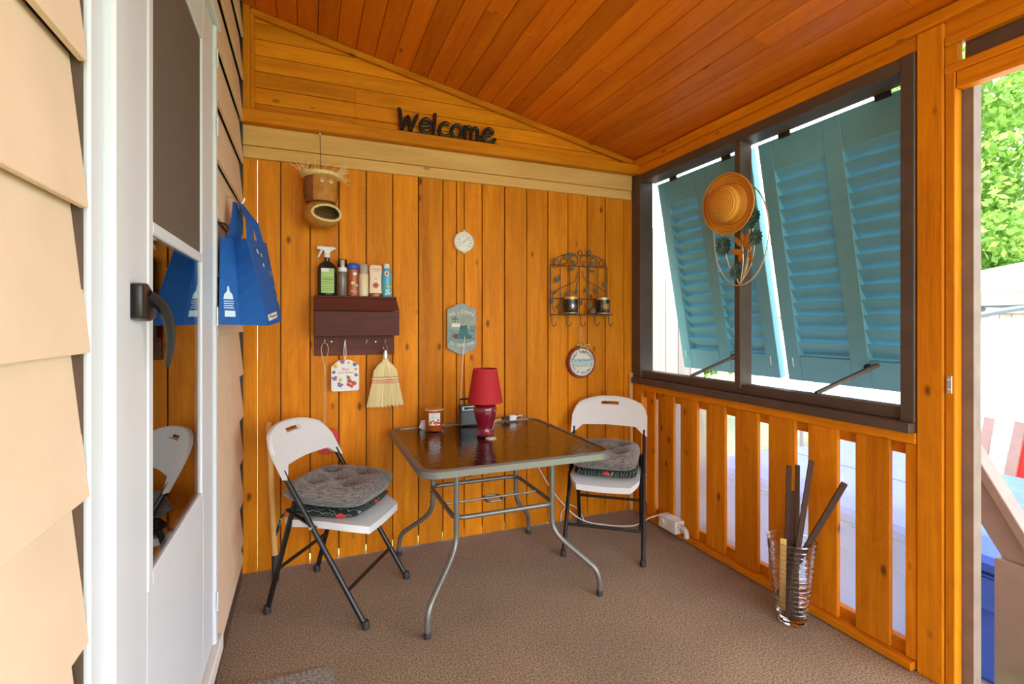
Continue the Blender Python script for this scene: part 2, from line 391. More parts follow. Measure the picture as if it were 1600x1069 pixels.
def glyphs(txt, size):
    cu = bpy.data.curves.new('lettering', 'FONT'); cu.body = txt; cu.size = size; cu.align_x = 'CENTER'; cu.align_y = 'CENTER'; cu.resolution_u = 2
    ob = bpy.data.objects.new('lettering', cu); COL.objects.link(ob)
    dg = bpy.context.evaluated_depsgraph_get(); me = bpy.data.meshes.new_from_object(ob.evaluated_get(dg))
    vs = [v.co.copy() for v in me.vertices]; fs = [list(p.vertices) for p in me.polygons]
    bpy.data.objects.remove(ob); bpy.data.curves.remove(cu); bpy.data.meshes.remove(me); return vs, fs
def text(mb, txt, size, o, u, v, sq=1.0):
    """flat lettering centred at o, reading along u with v up"""
    vs, fs = glyphs(txt, size); o, u, v = Vector(o), Vector(u), Vector(v)
    return mb.add([o + u * (p.x * sq) + v * p.y for p in vs], fs)
def arctext(mb, txt, size, o, u, v, R, mid, step, flip=False):
    o, u, v = Vector(o), Vector(u), Vector(v); n = len(txt)
    for i, ch in enumerate(txt):
        if ch == ' ': continue
        a = math.radians(mid + (i - (n - 1) / 2) * step * (1 if flip else -1))
        er = u * math.cos(a) + v * math.sin(a); et = u * -math.sin(a) + v * math.cos(a)
        if flip: text(mb, ch, size, o + er * R, et, -er)
        else: text(mb, ch, size, o + er * R, -et, er)

EX, EY, EZ = Vector((1, 0, 0)), Vector((0, 1, 0)), Vector((0, 0, 1))

# =================================================================== SETTING
fl = MB().box(XL - .1, 2.3, -2.0, YB + .06, -.06, 0).build('floor', 'carpet'); fl.location = (0, 0, 0)
for v in fl.data.vertices: v.co += Vector(((XL - .1 + 2.3) / 2, (-2.0 + YB + .06) / 2, -.06))
struct(tag(fl, 'dark brown looped carpet covering the porch floor', 'floor'))

# back wall: vertical boards
wb = sroot('wall_back', 'back wall of stained vertical pine boards', 'wall')
seams = [-.345, -.251, -.136, .015, .169, .321, .475, .63, .783, .871, .922, 1.042, 1.197, 1.354, 1.511, 1.666, 1.82, 1.967, 2.124, 2.195]
for i in range(len(seams) - 1):
    a, b = seams[i], seams[i + 1]; g = .003; dy = random.uniform(-.003, .003)
    zb = .003 + random.uniform(0, .003)
    B('board', 'pine_Z', wb, a + g * (.3 if i == 1 else 1), b - g * (.4 if i == 0 else 1), YB + dy, YB + .022 + dy, zb, 2.30, bevel=.0025)
B('backing', 'sheathing', wb, -.235, 2.3, YB + .035, YB + .05, .045, 2.5)
B('backing', 'sheathing', wb, -.42, -.27, YB + .035, YB + .05, .0, 3.2)
B('backing', 'sheathing', wb, -.27, 2.3, YB + .060, YB + .075, 2.3, 3.2)
# raw beam over the boards, lighter strip below it
B('beam', 'raw_X', wb, -.36, 2.175, YB - .03, YB + .02, 2.318, 2.425, bevel=.003)
B('beam_strip', 'raw_X', wb, -.34, 2.172, YB - .022, YB + .02, 2.252, 2.316, bevel=.003)
# gable of horizontal boards
zz = 2.47; k = 0
while zz < 3.06:
    z1 = zz + .088; g = .0015
    for (xa, xb) in ((-.29, .26), (.26, 2.21)) if k < 3 else ((-.29, 2.21),):
        def xmax(z): return 2.265 - (z - 2.523) / .2107
        a0, a1 = min(xb, xmax(zz + g)), min(xb, xmax(z1 - g))
        if a1 < xa + .01: a1 = xa + .01
        if a0 <= xa + .02: continue
        y0, y1 = YB + .0, YB + .02
        MB().hexa([(xa, y0, zz + g), (a0, y0, zz + g), (xa, y1, zz + g), (a0, y1, zz + g), (xa, y0, z1 - g), (a1, y0, z1 - g), (xa, y1, z1 - g), (a1, y1, z1 - g)]).build('gable_board', 'pine_X', wb, bevel=.002)
    zz = z1; k += 1
tb = sroot('trim_1', 'stained wooden ledge and mouldings framing the gable boards', 'trim')
B('ledge', 'pine_X', tb, -.375, 2.20, YB - .085, YB + .0, 2.425, 2.492, bevel=.004)
B('corner_trim', 'pine_Z', tb, -.345, -.285, YB - .035, YB + .02, 2.492, zc(-.345) - .0, bevel=.003)
B('corner_trim', 'pine_Z', tb, -.285, -.262, YB - .028, YB + .0, 2.492, zc(-.285) - .01, bevel=.003)
MB().bar((-.285, YB - .016, zc(-.285) - .019), (2.2, YB - .016, zc(2.2) - .019), .03, .036, up=(0, 0, 1)).build('rake_trim', 'pine_X', tb, bevel=.004)
struct(tag(MB().box(2.158, 2.182, YB - .03, YB - .005, .01, 1.0).build('trim_2', 'raw_Z', bevel=.002), 'narrow raw wood strip standing in the back corner', 'trim'))

# left wall: lapped siding around the storm door
wl = sroot('wall_left', 'house wall of peach lapped siding', 'wall')
B('backing', 'sheathing', wl, XL - .10, XL - .055, -2.0, .97, 0, 3.3)
B('backing', 'sheathing', wl, XL - .10, XL - .055, 2.15, YB + .05, 0, 3.3)
B('backing', 'sheathing', wl, XL - .10, XL - .055, .97, 2.15, 2.49, 3.3)
lz = [.112] + [.204 + .222 * i for i in range(15)]
def lap(y0, y1, z0, z1):
    bx, tx, t = XL + .020, XL - .004, .012
    MB().hexa([(bx - t, y0, z0), (bx, y0, z0), (bx - t, y1, z0), (bx, y1, z0), (tx - t, y0, z1), (tx, y0, z1), (tx - t, y1, z1), (tx, y1, z1)]).build('siding_board', 'siding', wl, bevel=.0015)
for i in range(len(lz) - 1):
    z0, z1 = lz[i], lz[i + 1] + .012
    dy = random.uniform(-.012, .004)
    for (a, b) in ((-2.0, -.35), (-.348, .962 + dy)) if i % 2 else ((-2.0, .962 + dy),): lap(a, b, z0, z1)
    if z1 > 2.52: lap(.97, 2.15, max(z0, 2.49), z1)
    e = 2.985 + random.uniform(-.012, .012)
    if i % 3 == 1: lap(2.165, 2.62, z0, z1); lap(2.622, e, z0, z1)
    else: lap(2.165, e, z0, z1)
B('corner_flashing', 'black_flashing', wl, XL - .02, XL + .012, 2.995, 3.035, .1, 3.1)
bb = MB().box(XL - .05, XL + .012, -2.0, 3.0, 0, .112).build('baseboard_left', 'brown_trim', bevel=.003)
struct(tag(bb, 'brown painted board along the foot of the siding wall', 'baseboard'))

# storm door
dr = sroot('door_1', 'white storm door with brown screen above and glass below', 'door')
fx = XL + .03
B('door_frame', 'white_paint', dr, XL - .06, XL + .018, .968, 1.02, .12, 2.50, bevel=.004)
B('door_frame', 'white_paint', dr, XL - .06, XL + .034, 1.022, 1.085, .12, 2.50, bevel=.006)
B('door_frame', 'white_paint', dr, XL - .06, XL + .022, 1.087, 1.146, .15, 2.50, bevel=.004)
B('gap_shade_strip', 'brown_trim', dr, XL - .06, XL + .010, .958, .967, .10, 2.50)  # brown strip stands in for the shade of the gap beside the siding
B('door_frame', 'white_paint', dr, XL - .06, XL + .020, 2.118, 2.152, .15, 2.50, bevel=.003)
B('door_frame', 'white_paint', dr, XL - .06, XL + .030, 1.0, 2.165, 2.455, 2.52, bevel=.003)
DY0, DY1, DZ0, DZ1 = 1.15, 2.115, .185, 2.45
GY0, GY1 = 1.335, 1.895
B('stile', 'white_paint', dr, XL - .03, XL + .010, DY0, GY0 - .035, DZ0, DZ1, bevel=.003)
B('stile', 'white_paint', dr, XL - .03, XL + .010, GY1 + .035, DY1, DZ0, DZ1, bevel=.003)
B('lower_panel', 'white_paint', dr, XL - .03, XL + .010, GY0 - .035, GY1 + .035, DZ0, .775, bevel=.002)
B('top_rail', 'white_paint', dr, XL - .03, XL + .010, GY0 - .035, GY1 + .035, 2.32, DZ1, bevel=.002)
for (a, b, c, d) in ((GY0 - .035, GY0, .775, 2.32), (GY1, GY1 + .035, .775, 2.32), (GY0, GY1, .775, .808), (GY0, GY1, 1.558, 1.588), (GY0, GY1, 2.286, 2.32)):
    B('insert_frame', 'white_paint', dr, XL - .028, XL + .0125, a, b, c, d, bevel=.003)
B('glass_pane', 'door_glass', dr, XL + .003, XL + .006, GY0, GY1, .808, 1.558)
B('insect_screen', 'screen', dr, XL + .003, XL + .006, GY0, GY1, 1.588, 2.286)
B('inner_sash', 'brown_trim', dr, XL - .055, XL - .03, GY0, GY1, .80, .845)
B('inner_door', 'inner_door', dr, XL - .20, XL - .16, DY0, DY1, .2, 2.45)
lp = B('latch_plate', 'brass', dr, XL - .16, XL - .15, 1.47, 1.53, 1.30, 1.42, bevel=.003)
for z in (1.318, 1.334, 1.386, 1.402): MB().lathe([(.007, 0), (.007, .003)], 10, Matrix.Translation((XL - .15, 1.50, z)) @ Matrix.Rotation(PI / 2, 4, 'Y')).build('screw_hole', 'ink_black', lp)
B('threshold', 'cream_paint', dr, XL - .06, XL + .034, 1.0, 2.19, .118, .178, bevel=.004)
B('door_jamb', 'sheathing', dr, XL - .25, XL - .06, 1.09, 1.15, .2, 2.45); B('door_jamb', 'sheathing', dr, XL - .25, XL - .06, 2.115, 2.15, .2, 2.45)
B('door_jamb', 'sheathing', dr, XL - .25, XL - .06, 1.09, 2.15, 2.45, 2.5); B('door_jamb', 'sheathing', dr, XL - .25, XL - .03, 1.09, 2.15, .12, .19)
for z in (.30, 1.35, 2.05, 2.3): MB().tube([(XL + .024, 2.117, z), (XL + .024, 2.117, z + .07)], .003, 8).build('hinge', 'white_paint', dr, smooth=True)
hd = MB().prism([(-.03, .062), (.01, .066), (.045, .052), (.075, .022), (.07, -.004), (.035, -.012), (-.028, -.006)], (XL + .010, 1.195, 1.375), EY, EZ, .026).build('handle', 'bronze_black', dr, smooth=True, bevel=.006, seg=2)
lev = smoothpath([(XL + .026, 1.215, 1.418), (XL + .046, 1.240, 1.400), (XL + .058, 1.258, 1.365), (XL + .060, 1.268, 1.32), (XL + .052, 1.276, 1.268)], 5)
MB().tube(lev, [.019 - .012 * (i / (len(lev) - 1)) for i in range(len(lev))], 12, flat=.6).build('lever', 'bronze_black', hd, smooth=True)
B('latch_body', 'bronze_black', hd, XL + .010, XL + .022, 1.290, 1.322, 1.375, 1.42, bevel=.004)

# ceiling
cl = sroot('ceiling', 'sloping ceiling of glossy amber tongue and groove boards', 'ceiling')
x = -.36; cw = .1035
while x < 2.28:
    x1 = min(x + cw, 2.30); g = .0012
    ya = [-2.0]; 
    if random.random() < .55: ya.append(random.uniform(.4, 2.5))
    ya.append(YB + .03)
    for a, b in zip(ya, ya[1:]):
        A, Bx = x + g, x1 - g; t = .018
        MB().hexa([(A, a, zc(A)), (Bx, a, zc(Bx)), (A, b - .001, zc(A)), (Bx, b - .001, zc(Bx)), (A, a, zc(A) + t), (Bx, a, zc(Bx) + t), (A, b - .001, zc(A) + t), (Bx, b - .001, zc(Bx) + t)]).build('ceiling_board', 'ceil_Y', cl, bevel=.0028)
    x = x1
MB().hexa([(-.45, -2.1, zc(-.45) + .02), (2.42, -2.1, zc(2.42) + .02), (-.45, YB + .3, zc(-.45) + .02), (2.42, YB + .3, zc(2.42) + .02), (-.45, -2.1, zc(-.45) + .10), (2.42, -2.1, zc(2.42) + .10), (-.45, YB + .3, zc(-.45) + .10), (2.42, YB + .3, zc(2.42) + .10)]).build('roof_deck', 'sheathing', cl)

# right wall: header, balustrade, posts
wr = sroot('wall_right', 'stained pine half wall of spaced slats with posts and header', 'wall')
B('header', 'pine_Y', wr, XR, XR + .06, 1.209, YB + .03, 2.42, 2.482, bevel=.003)
B('header_trim', 'pine_Y', wr, XR - .022, XR + .06, -2.0, YB - .03, 2.482, 2.53, bevel=.004)
B('header', 'pine_Y', wr, XR + .01, XR + .08, -2.0, 1.118, 2.425, 2.485, bevel=.003)
B('corner_post', 'pine_Z', wr, XR + .0, XR + .07, 2.945, YB + .03, 0, .935, bevel=.003)
slats = [(2.80, 2.885), (2.611, 2.765), (2.398, 2.545), (2.18, 2.324), (1.953, 2.106), (1.736, 1.889), (1.525, 1.668), (1.307, 1.446), (1.209, 1.25)]
for i, (a, b) in enumerate(slats):
    B('slat', 'pine_Z', wr, XR, XR + .022, a, b, .038 if i else .03, .885, bevel=.003)
B('top_rail', 'pine_Y', wr, XR - .008, XR + .022, 1.209, 2.945, .886, .932, bevel=.003)
B('back_rail', 'pine_Y', wr, XR + .024, XR + .062, 1.209, 2.945, .835, .932, bevel=.003)
B('back_rail', 'pine_Y', wr, XR + .024, XR + .062, 1.209, 2.945, .032, .085, bevel=.003)
B('bottom_rail', 'pine_Y', wr, XR - .03, XR + .065, 1.212, 2.945, .004, .036, bevel=.004)
B('vinyl_sheet', 'vinyl', wr, XR + .064, XR + .066, 1.209, 2.96, .04, .93)
B('post', 'pine_Z', wr, XR - .006, XR + .085, 1.118, 1.207, 0, 2.482, bevel=.004)
B('jamb', 'pine_Z', wr, XR + .0, XR + .044, 1.084, 1.116, 0, 2.30, bevel=.003)
B('outer_post', 'weathered_post', wr, XR + .046, XR + .060, 1.050, 1.116, 0, 2.30)
B('outer_post', 'weathered_post', wr, XR + .0605, XR + .10, 1.052, 1.116, 0, 2.30, bevel=.002)
B('transom', 'pine_Y', wr, XR - .004, XR + .03, -2.0, 1.116, 2.388, 2.424, bevel=.003)
B('transom_block', 'pine_Z', wr, XR, XR + .03, 1.075, 1.116, 2.316, 2.387, bevel=.002)
B('transom_board', 'brown_trim', wr, XR + .035, XR + .05, -2.0, 1.07, 2.30, 2.40)
B('transom', 'pine_Y', wr, XR - .004, XR + .03, -2.0, 1.116, 2.284, 2.316, bevel=.003)
B('transom', 'pine_Y', wr, XR + .004, XR + .034, -2.0, 1.082, 2.24, 2.283, bevel=.002)
B('transom_stop', 'pine_Y', wr, XR + .002, XR + .05, -2.0, 1.082, 2.222, 2.239, bevel=.002)
lt = B('latch', 'steel', wr, XR - .004, XR + .002, 1.092, 1.108, 1.10, 1.165, bevel=.001)
for z in (1.115, 1.15): MB().tube([(XR - .006, 1.094, z), (XR - .012, 1.100, z), (XR - .006, 1.106, z)], .003, 6).build('latch_loop', 'steel', lt)

# window
wn = sroot('window_1', 'brown wooden window frame with a mullion and no glass', 'window')
B('frame', 'brown_paint', wn, XR - .012, XR + .10, 2.945, 3.045, .97, 2.42, bevel=.003)
B('frame', 'brown_paint', wn, XR - .012, XR + .10, 1.21, 1.262, .97, 2.42, bevel=.003)
B('frame', 'brown_paint', wn, XR - .010, XR + .12, 1.262, 2.945, 2.362, 2.418, bevel=.003)
B('frame', 'brown_paint', wn, XR + .010, XR + .09, 1.262, 2.945, .972, 1.022, bevel=.003)
B('mullion', 'brown_paint', wn, XR - .004, XR + .082, 2.066, 2.106, 1.0, 2.362, bevel=.002)
B('sill', 'brown_paint', wn, XR - .045, XR + .10, 1.21, 3.0, .932, .971, bevel=.003)

# =================================================================== SHUTTERS
def shutter(ya, yb, label, propY):
    """ya > yb; local frame: u along -Y, v down the leaf, n outwards"""
    top = Vector((XR + .130, 0, 2.352)); bot = Vector((XR + .375, 0, 1.035)); v = (bot - top).normalized(); H = (bot - top).length
    n = Vector((-v.z, 0, v.x)).normalized()
    if n.x < 0: n = -n
    t = thing('shutter', label, 'shutter', (XR + .12, (ya + yb) / 2, 1.03))
    W = ya - yb
    def slab(name, u0, u1, v0, v1, t0=0, t1=.046, mat='teal', par=t, bev=.002):
        pts = []
        for vv in (v0, v1):
            for tt in (t0, t1):
                for uu in (u0, u1): pts.append(Vector((0, ya - uu, 0)) + top + v * vv + n * tt)
        return MB().hexa(pts).build(name, mat, par, bevel=bev)
    st = .085; mid = .09; c0 = W / 2 - mid / 2; c1 = W / 2 + mid / 2
    slab('stile', 0, st, 0, H); slab('stile', W - st, W, 0, H); slab('stile', c0, c1, 0, H)
    rt, rb = .165, .14
    for (a, b) in ((st + .001, c0 - .001), (c1 + .001, W - st - .001)):
        slab('rail', a, b, 0, rt, .001, .031); slab('rail', a, b, H - rb, H, .001, .031)
        nl = 14; ph = (H - rb - rt) / nl
        for i in range(nl):
            vc = rt + ph * (i + .5)
            pts = []
            for (dv, dn) in ((-.046, .008), (.048, .052)):
                for s2 in (0, .008):
                    for uu in (a, b): pts.append(Vector((0, ya - uu, 0)) + top + v * (vc + dv) + n * (dn - .006 + s2))
            MB().hexa([pts[0], pts[1], pts[2], pts[3], pts[4], pts[5], pts[6], pts[7]]).build('louver', 'teal', t)
    for uu in (.17, W - .17):
        h = slab('hinge', uu - .035, uu + .035, -.022, .012, -.006, .004, 'black_metal')
    for uu in (st * .55, W - st * .55):
        p = Vector((0, ya - uu, 0)) + top + v * (H - rb + .01) - n * .006
        MB().tube([p, p + v * .05], .0025, 6).build('hook_wire', 'steel', t)
    pu = Vector((XR + .045, propY + .10, 1.025)); q = Vector((0, propY, 0)) + top + v * (H - .13) - n * .012
    pr = MB().bar(pu, q, .022, .016).build('prop_bar', 'brown_paint', t, bevel=.002)
    MB().lathe([(.018, 0), (.018, .012)], 14, Matrix.Translation(q + Vector((0, .05, -.02)) + n * .0) @ n.to_track_quat('Z', 'Y').to_matrix().to_4x4()).build('prop_knob', 'black_metal', pr, smooth=True)
    return t
shutter(2.935, 2.125, 'teal louvered shutter propped open beside the back corner, partly behind the straw hat', 2.40)
shutter(2.07, 1.24, 'teal louvered shutter propped open between the mullion and the stained door post', 1.56)

# =================================================================== TABLE
TZ = .74
tx0, tx1, ty0, ty1 = .44, 1.395, 2.06, 3.005
tcx, tcy = (tx0 + tx1) / 2, (ty0 + ty1) / 2
tbl = thing('patio_table', 'square glass-topped metal patio table against the board wall', 'table', (tcx, tcy, 0))
outer = rrect(tx0, tx1, ty0, ty1, .085, 8); inner = rrect(tx0 + .022, tx1 - .022, ty0 + .022, ty1 - .022, .065, 8)
m = MB(); n = len(outer)
rings = [[(x, y, TZ - .002) for x, y in inner], [(x, y, TZ) for x, y in rrect(tx0 + .008, tx1 - .008, ty0 + .008, ty1 - .008, .08, 8)], [(x, y, TZ - .008) for x, y in outer], [(x, y, TZ - .036) for x, y in outer], [(x, y, TZ - .04) for x, y in inner]]
m.add([p for r in rings for p in r], [(i * n + k, i * n + (k + 1) % n, ((i + 1) % 5) * n + (k + 1) % n, ((i + 1) % 5) * n + k) for i in range(5) for k in range(n)])
m.build('top_frame', 'table_paint', tbl, smooth=True)
MB().prism(rrect(tx0 + .02, tx1 - .02, ty0 + .02, ty1 - .02, .067, 8), (0, 0, TZ - .012), EX, EY, .006).build('glass_top', 'table_glass', tbl)
feet = [(.481, 2.139), (1.353, 2.15), (.50, 2.965), (1.325, 2.955)]
il, ir_, jn, jf = .66, 1.17, 2.315, 2.80
ups = [(il, jn), (ir_, jn), (il, jf), (ir_, jf)]
for (fx_, fy_), (ux, uy) in zip(feet, ups):
    d = Vector((fx_ - ux, fy_ - uy, 0))
    P = lambda s, z: Vector((ux, uy, z)) + d * s
    path = smoothpath([P(0, TZ - .03), P(0, .50), P(.0, .36), P(.05, .30), P(.25, .245), P(.72, .165), P(.92, .125), P(1, .07), P(1, .005)], 5)
    lg = MB().tube(path, .0135, 12).build('leg', 'table_paint', tbl, smooth=True)
    MB().lathe([(.016, 0), (.016, .022), (.014, .026)], 14, Matrix.Translation((fx_, fy_, 0))).build('foot_cap', 'rubber', lg, smooth=True)
    for z in (.40, .345): MB().lathe([(.006, 0), (.006, .006)], 8, Matrix.Translation(Vector((ux, uy, z)) + d.normalized() * .012) @ d.to_track_quat('Z', 'Y').to_matrix().to_4x4()).build('bolt', 'chrome_glint', lg)
rg = [Vector((x, y, .43)) for x, y in rrect(il - .01, ir_ + .01, jn - .01, jf + .01, .05, 5)]
MB().tube(rg, .0115, 10, closed=True).build('ring_frame', 'table_paint', tbl, smooth=True)
MB().tube([(il - .01, tcy - .02, .43), (ir_ + .01, tcy - .02, .43)], .006, 8).build('umbrella_bar', 'table_paint', tbl, smooth=True)
MB().tube([Vector((x, y, .425)) for x, y in rrect(tcx - .045, tcx + .045, tcy - .065, tcy + .025, .02, 3)], .006, 8, closed=True).build('umbrella_ring', 'table_paint', tbl, smooth=True)
for s_ in (-1, 1): MB().bar((tcx + s_ * .255, ty0 + .02, TZ - .034), (tcx + s_ * .255, ty1 - .02, TZ - .034), .02, .012).build('cross_rail', 'table_paint', tbl)

# =================================================================== CHAIRS
def chair(pos, face, label):
    rz = math.atan2(face[1], face[0]) - PI / 2          # local +y looks along face
    t = thing('folding_chair', label, 'chair', (pos[0], pos[1], 0), rz, 'white folding chairs at the table')
    hw = .225
    # side geometry in (y forward, z): front foot y=.255, upright leans back
    def fr(z): return .255 - .405 * (z / .647) if z <= .647 else .255 - .405 - (z - .647) * .56
    for s in (-1, 1):
        xo = s * hw
        lg = MB().tube([(xo, fr(z), z) for z in (.012, .3, .647, .675)], .0125, 10).build('front_leg', 'black_metal', t, smooth=True, local=True)
        MB().lathe([(.017, 0), (.017, .03), (.0145, .036)], 12, Matrix.Translation((xo, fr(0.01), 0))).build('foot_cap', 'rubber', lg, smooth=True, local=True)
        xi = s * (hw - .022)
        rl = MB().tube([(xi, -.262, .012), (xi, -.118, .53)], .0125, 10).build('rear_leg', 'black_metal', t, smooth=True, local=True)
        MB().lathe([(.017, 0), (.017, .03), (.0145, .036)], 12, Matrix.Translation((xi, -.262, 0))).build('foot_cap', 'rubber', rl, smooth=True, local=True)
        MB().bar((s * (hw - .006), -.15, .50), (s * (hw - .006), .0, .425), .006, .02, up=(1, 0, 0)).build('link', 'black_metal', t, local=True)
        MB().lathe([(.007, -.003), (.007, .003)], 10, Matrix.Translation((s * (hw + .014), fr(.43), .43)) @ Matrix.Rotation(PI / 2, 4, 'Y')).build('rivet', 'chrome_glint', t, local=True)
    MB().tube([(-hw, fr(.155), .155), (hw, fr(.155), .155)], .009, 8).build('crossbar', 'black_metal', t, smooth=True, local=True)
    MB().tube([(-hw + .022, -.208, .21), (hw - .022, -.208, .21)], .009, 8).build('crossbar', 'black_metal', t, smooth=True, local=True)
    # seat: rounded plate with turned-down lip
    m = MB(); N = 14; rows = []
    for j in range(N + 1):
        y = -.19 + .42 * j / N
        hwid = .205 + .0 * j
        if j > N - 4: hwid = .205 - .05 * ((j - (N - 4)) / 4) ** 2
        if j < 2: hwid -= .015 * (2 - j)
        z = .442 + .010 * math.cos((y) * 7) - (.018 * ((j - (N - 4)) / 4) ** 2 if j > N - 4 else 0)
        rows.append([(hwid * (i / 6 - 1), y, z - .006 * (1 - (i / 6 - 1) ** 2)) for i in range(13)])
    top = [p for r in rows for p in r]; K = 13
    fs = [(j * K + i, j * K + i + 1, (j + 1) * K + i + 1, (j + 1) * K + i) for j in range(N) for i in range(K - 1)]
    lowv = [(x * .985, y, z - .034) for x, y, z in top]; o = len(top)
    fs += [tuple(o + q for q in f[::-1]) for f in fs]
    rim = [i for i in range(K)] + [j * K + K - 1 for j in range(1, N + 1)] + [N * K + i for i in range(K - 2, -1, -1)] + [j * K for j in range(N - 1, 0, -1)]
    fs += [(rim[i], rim[(i + 1) % len(rim)], o + rim[(i + 1) % len(rim)], o + rim[i]) for i in range(len(rim))]
    m.add(top + lowv, fs).build('seat', 'white_plastic', t, smooth=True, local=True)
    # backrest: curved panel, arched underside, slot
    us = [-1, -.94, -.85, -.7, -.52, -.36, -.24, -.15, 0, .15, .24, .36, .52, .7, .85, .94, 1]
    vsx = [0, .2, .45, .66, .70, .82, .86, .95, 1]
    def ztop(u): return .868 - .062 * abs(u) ** 2.6 - (.05 * ((abs(u) - .85) / .15) ** 2 if abs(u) > .85 else 0)
    def zbot(u):
        a = abs(u); return .695 - .006 * a if a < .7 else .691 - .05 * ((a - .7) / .3) ** .7
    front = {}; m = MB(); idx = {}
    pts = []
    for iu, u in enumerate(us):
        for iv, vv in enumerate(vsx):
            z = zbot(u) + (ztop(u) - zbot(u)) * vv
            y = fr(z) - .034 * (1 - u * u) + .004
            for k2, off in enumerate((.013, -.013)):
                idx[iu, iv, k2] = len(pts); pts.append((u * (hw + .017), y + off * (1 - .35 * (vv == 1)), z))
    def holed(iu, iv): return us[iu] >= -.2401 and us[iu + 1] <= .2401 and iv == 4
    fs = []; cells = [(iu, iv) for iu in range(len(us) - 1) for iv in range(len(vsx) - 1) if not holed(iu, iv)]; cs = set(cells)
    for iu, iv in cells:
        for k2 in (0, 1):
            q = [idx[iu, iv, k2], idx[iu + 1, iv, k2], idx[iu + 1, iv + 1, k2], idx[iu, iv + 1, k2]]; fs.append(q if k2 else q[::-1])
        for (du, dv, e) in ((-1, 0, ((0, 0), (0, 1))), (1, 0, ((1, 0), (1, 1))), (0, -1, ((0, 0), (1, 0))), (0, 1, ((0, 1), (1, 1)))):
            if (iu + du, iv + dv) not in cs:
                (a, b), (c, d) = e; fs.append((idx[iu + a, iv + b, 0], idx[iu + c, iv + d, 0], idx[iu + c, iv + d, 1], idx[iu + a, iv + b, 1]))
    m.add(pts, fs).build('backrest', 'white_plastic', t, smooth=True, local=True)
    return t, rz
cA, rA = chair((.157, 2.633), (.835, -.55), 'white folding chair with black legs standing by the storm door wall')
cB, rB = chair((1.715, 2.648), (-.617, -.787), 'white folding chair with black legs in the corner below the window')

def cushion(name, pos, rz, z, W, D, H, mat, label, cat, grp, tufts, wob, seedv, tilt=(0, 0)):
    rnd = random.Random(seedv); N = 30; top = []; bot = []
    for j in range(N + 1):
        for i in range(N + 1):
            a, b = 2 * i / N - 1, 2 * j / N - 1
            x = W / 2 * a * math.sqrt(1 - .16 * b * b) * (1 + .03 * abs(a * b)); y = D / 2 * b * math.sqrt(1 - .16 * a * a)
            e = max(0, (1 - abs(a) ** 5) * (1 - abs(b) ** 5)) ** .45
            hh = H * e
            for (p, q) in tufts: hh -= H * .72 * math.exp(-((a - p) ** 2 + (b - q) ** 2) / .05) * e
            for (p, q) in tufts:
                hh -= H * .10 * e * (math.exp(-((a - p) ** 2) / .006) * math.exp(-((b - q) ** 2) / .2) + math.exp(-((b - q) ** 2) / .006) * math.exp(-((a - p) ** 2) / .2))
            sl = tilt[0] * a + tilt[1] * b + wob * math.sin(3 * a + seedv) * math.cos(2.3 * b)
            top.append((x, y, H * .5 + hh * .5 + sl)); bot.append((x, y, H * .5 - H * .5 * e + sl))
    K = N + 1; o = len(top)
    fs = [(j * K + i, j * K + i + 1, (j + 1) * K + i + 1, (j + 1) * K + i) for j in range(N) for i in range(N)]
    fs += [tuple(o + q for q in f[::-1]) for f in fs]
    rim = list(range(K)) + [j * K + N for j in range(1, K)] + [N * K + i for i in range(N - 1, -1, -1)] + [j * K for j in range(N - 1, 0, -1)]
    fs += [(rim[i], rim[(i + 1) % len(rim)], o + rim[(i + 1) % len(rim)], o + rim[i]) for i in range(len(rim))]
    e = thing(name, label, cat, (pos[0], pos[1], z), rz, grp)
    MB().add(top + bot, fs).build('pad', mat, e, smooth=True, local=True)
    return e
def off(c, rz, fx_, fy_): return (c[0] + fx_ * math.cos(rz) - fy_ * math.sin(rz), c[1] + fx_ * math.sin(rz) + fy_ * math.cos(rz))
five = [(-.42, -.42), (.42, -.42), (-.42, .42), (.42, .42), (0, 0)]
for (c, rz, who, sd, ex) in (((.157, 2.633), rA, 'by the storm door wall', 3, 0), ((1.715, 2.648), rB, 'in the corner below the window', 5, 1)):
    p = off(c, rz, -.005, -.005)
    f = cushion('floral_cushion', p, rz, .452, .372, .385, .045, 'floral', 'thin dark floral seat pad on the chair ' + who, 'cushion', 'floral seat pads', [], .004, sd)
    for s in (-1, 1):
        tie = smoothpath([(s * .17, -.17, .02), (s * .20, -.185, .005), (s * .215, -.19, -.03), (s * .228, -.195, -.075)], 4)
        MB().tube(tie, [.012 - .006 * abs(math.sin(i)) for i in range(len(tie))], 7, flat=.5).build('tie', 'floral', f, smooth=True, local=True)
    g = cushion('grey_cushion', off(c, rz, .0, .0 if not ex else .01), rz + (.05 if not ex else -.03), .498, .40, .43, .115, 'grey_fabric', 'tufted grey cushion on the chair ' + who, 'cushion', 'grey tufted cushions', five, .006, sd, (0, -.006))
    for (a, b) in five:
        MB().lathe([(.002, .004), (.009, .002), (.010, 0)], 10, Matrix.Translation((a * .205, b * .205, .072 - .006 * b))).build('button', 'cushion_back', g, smooth=True, local=True)

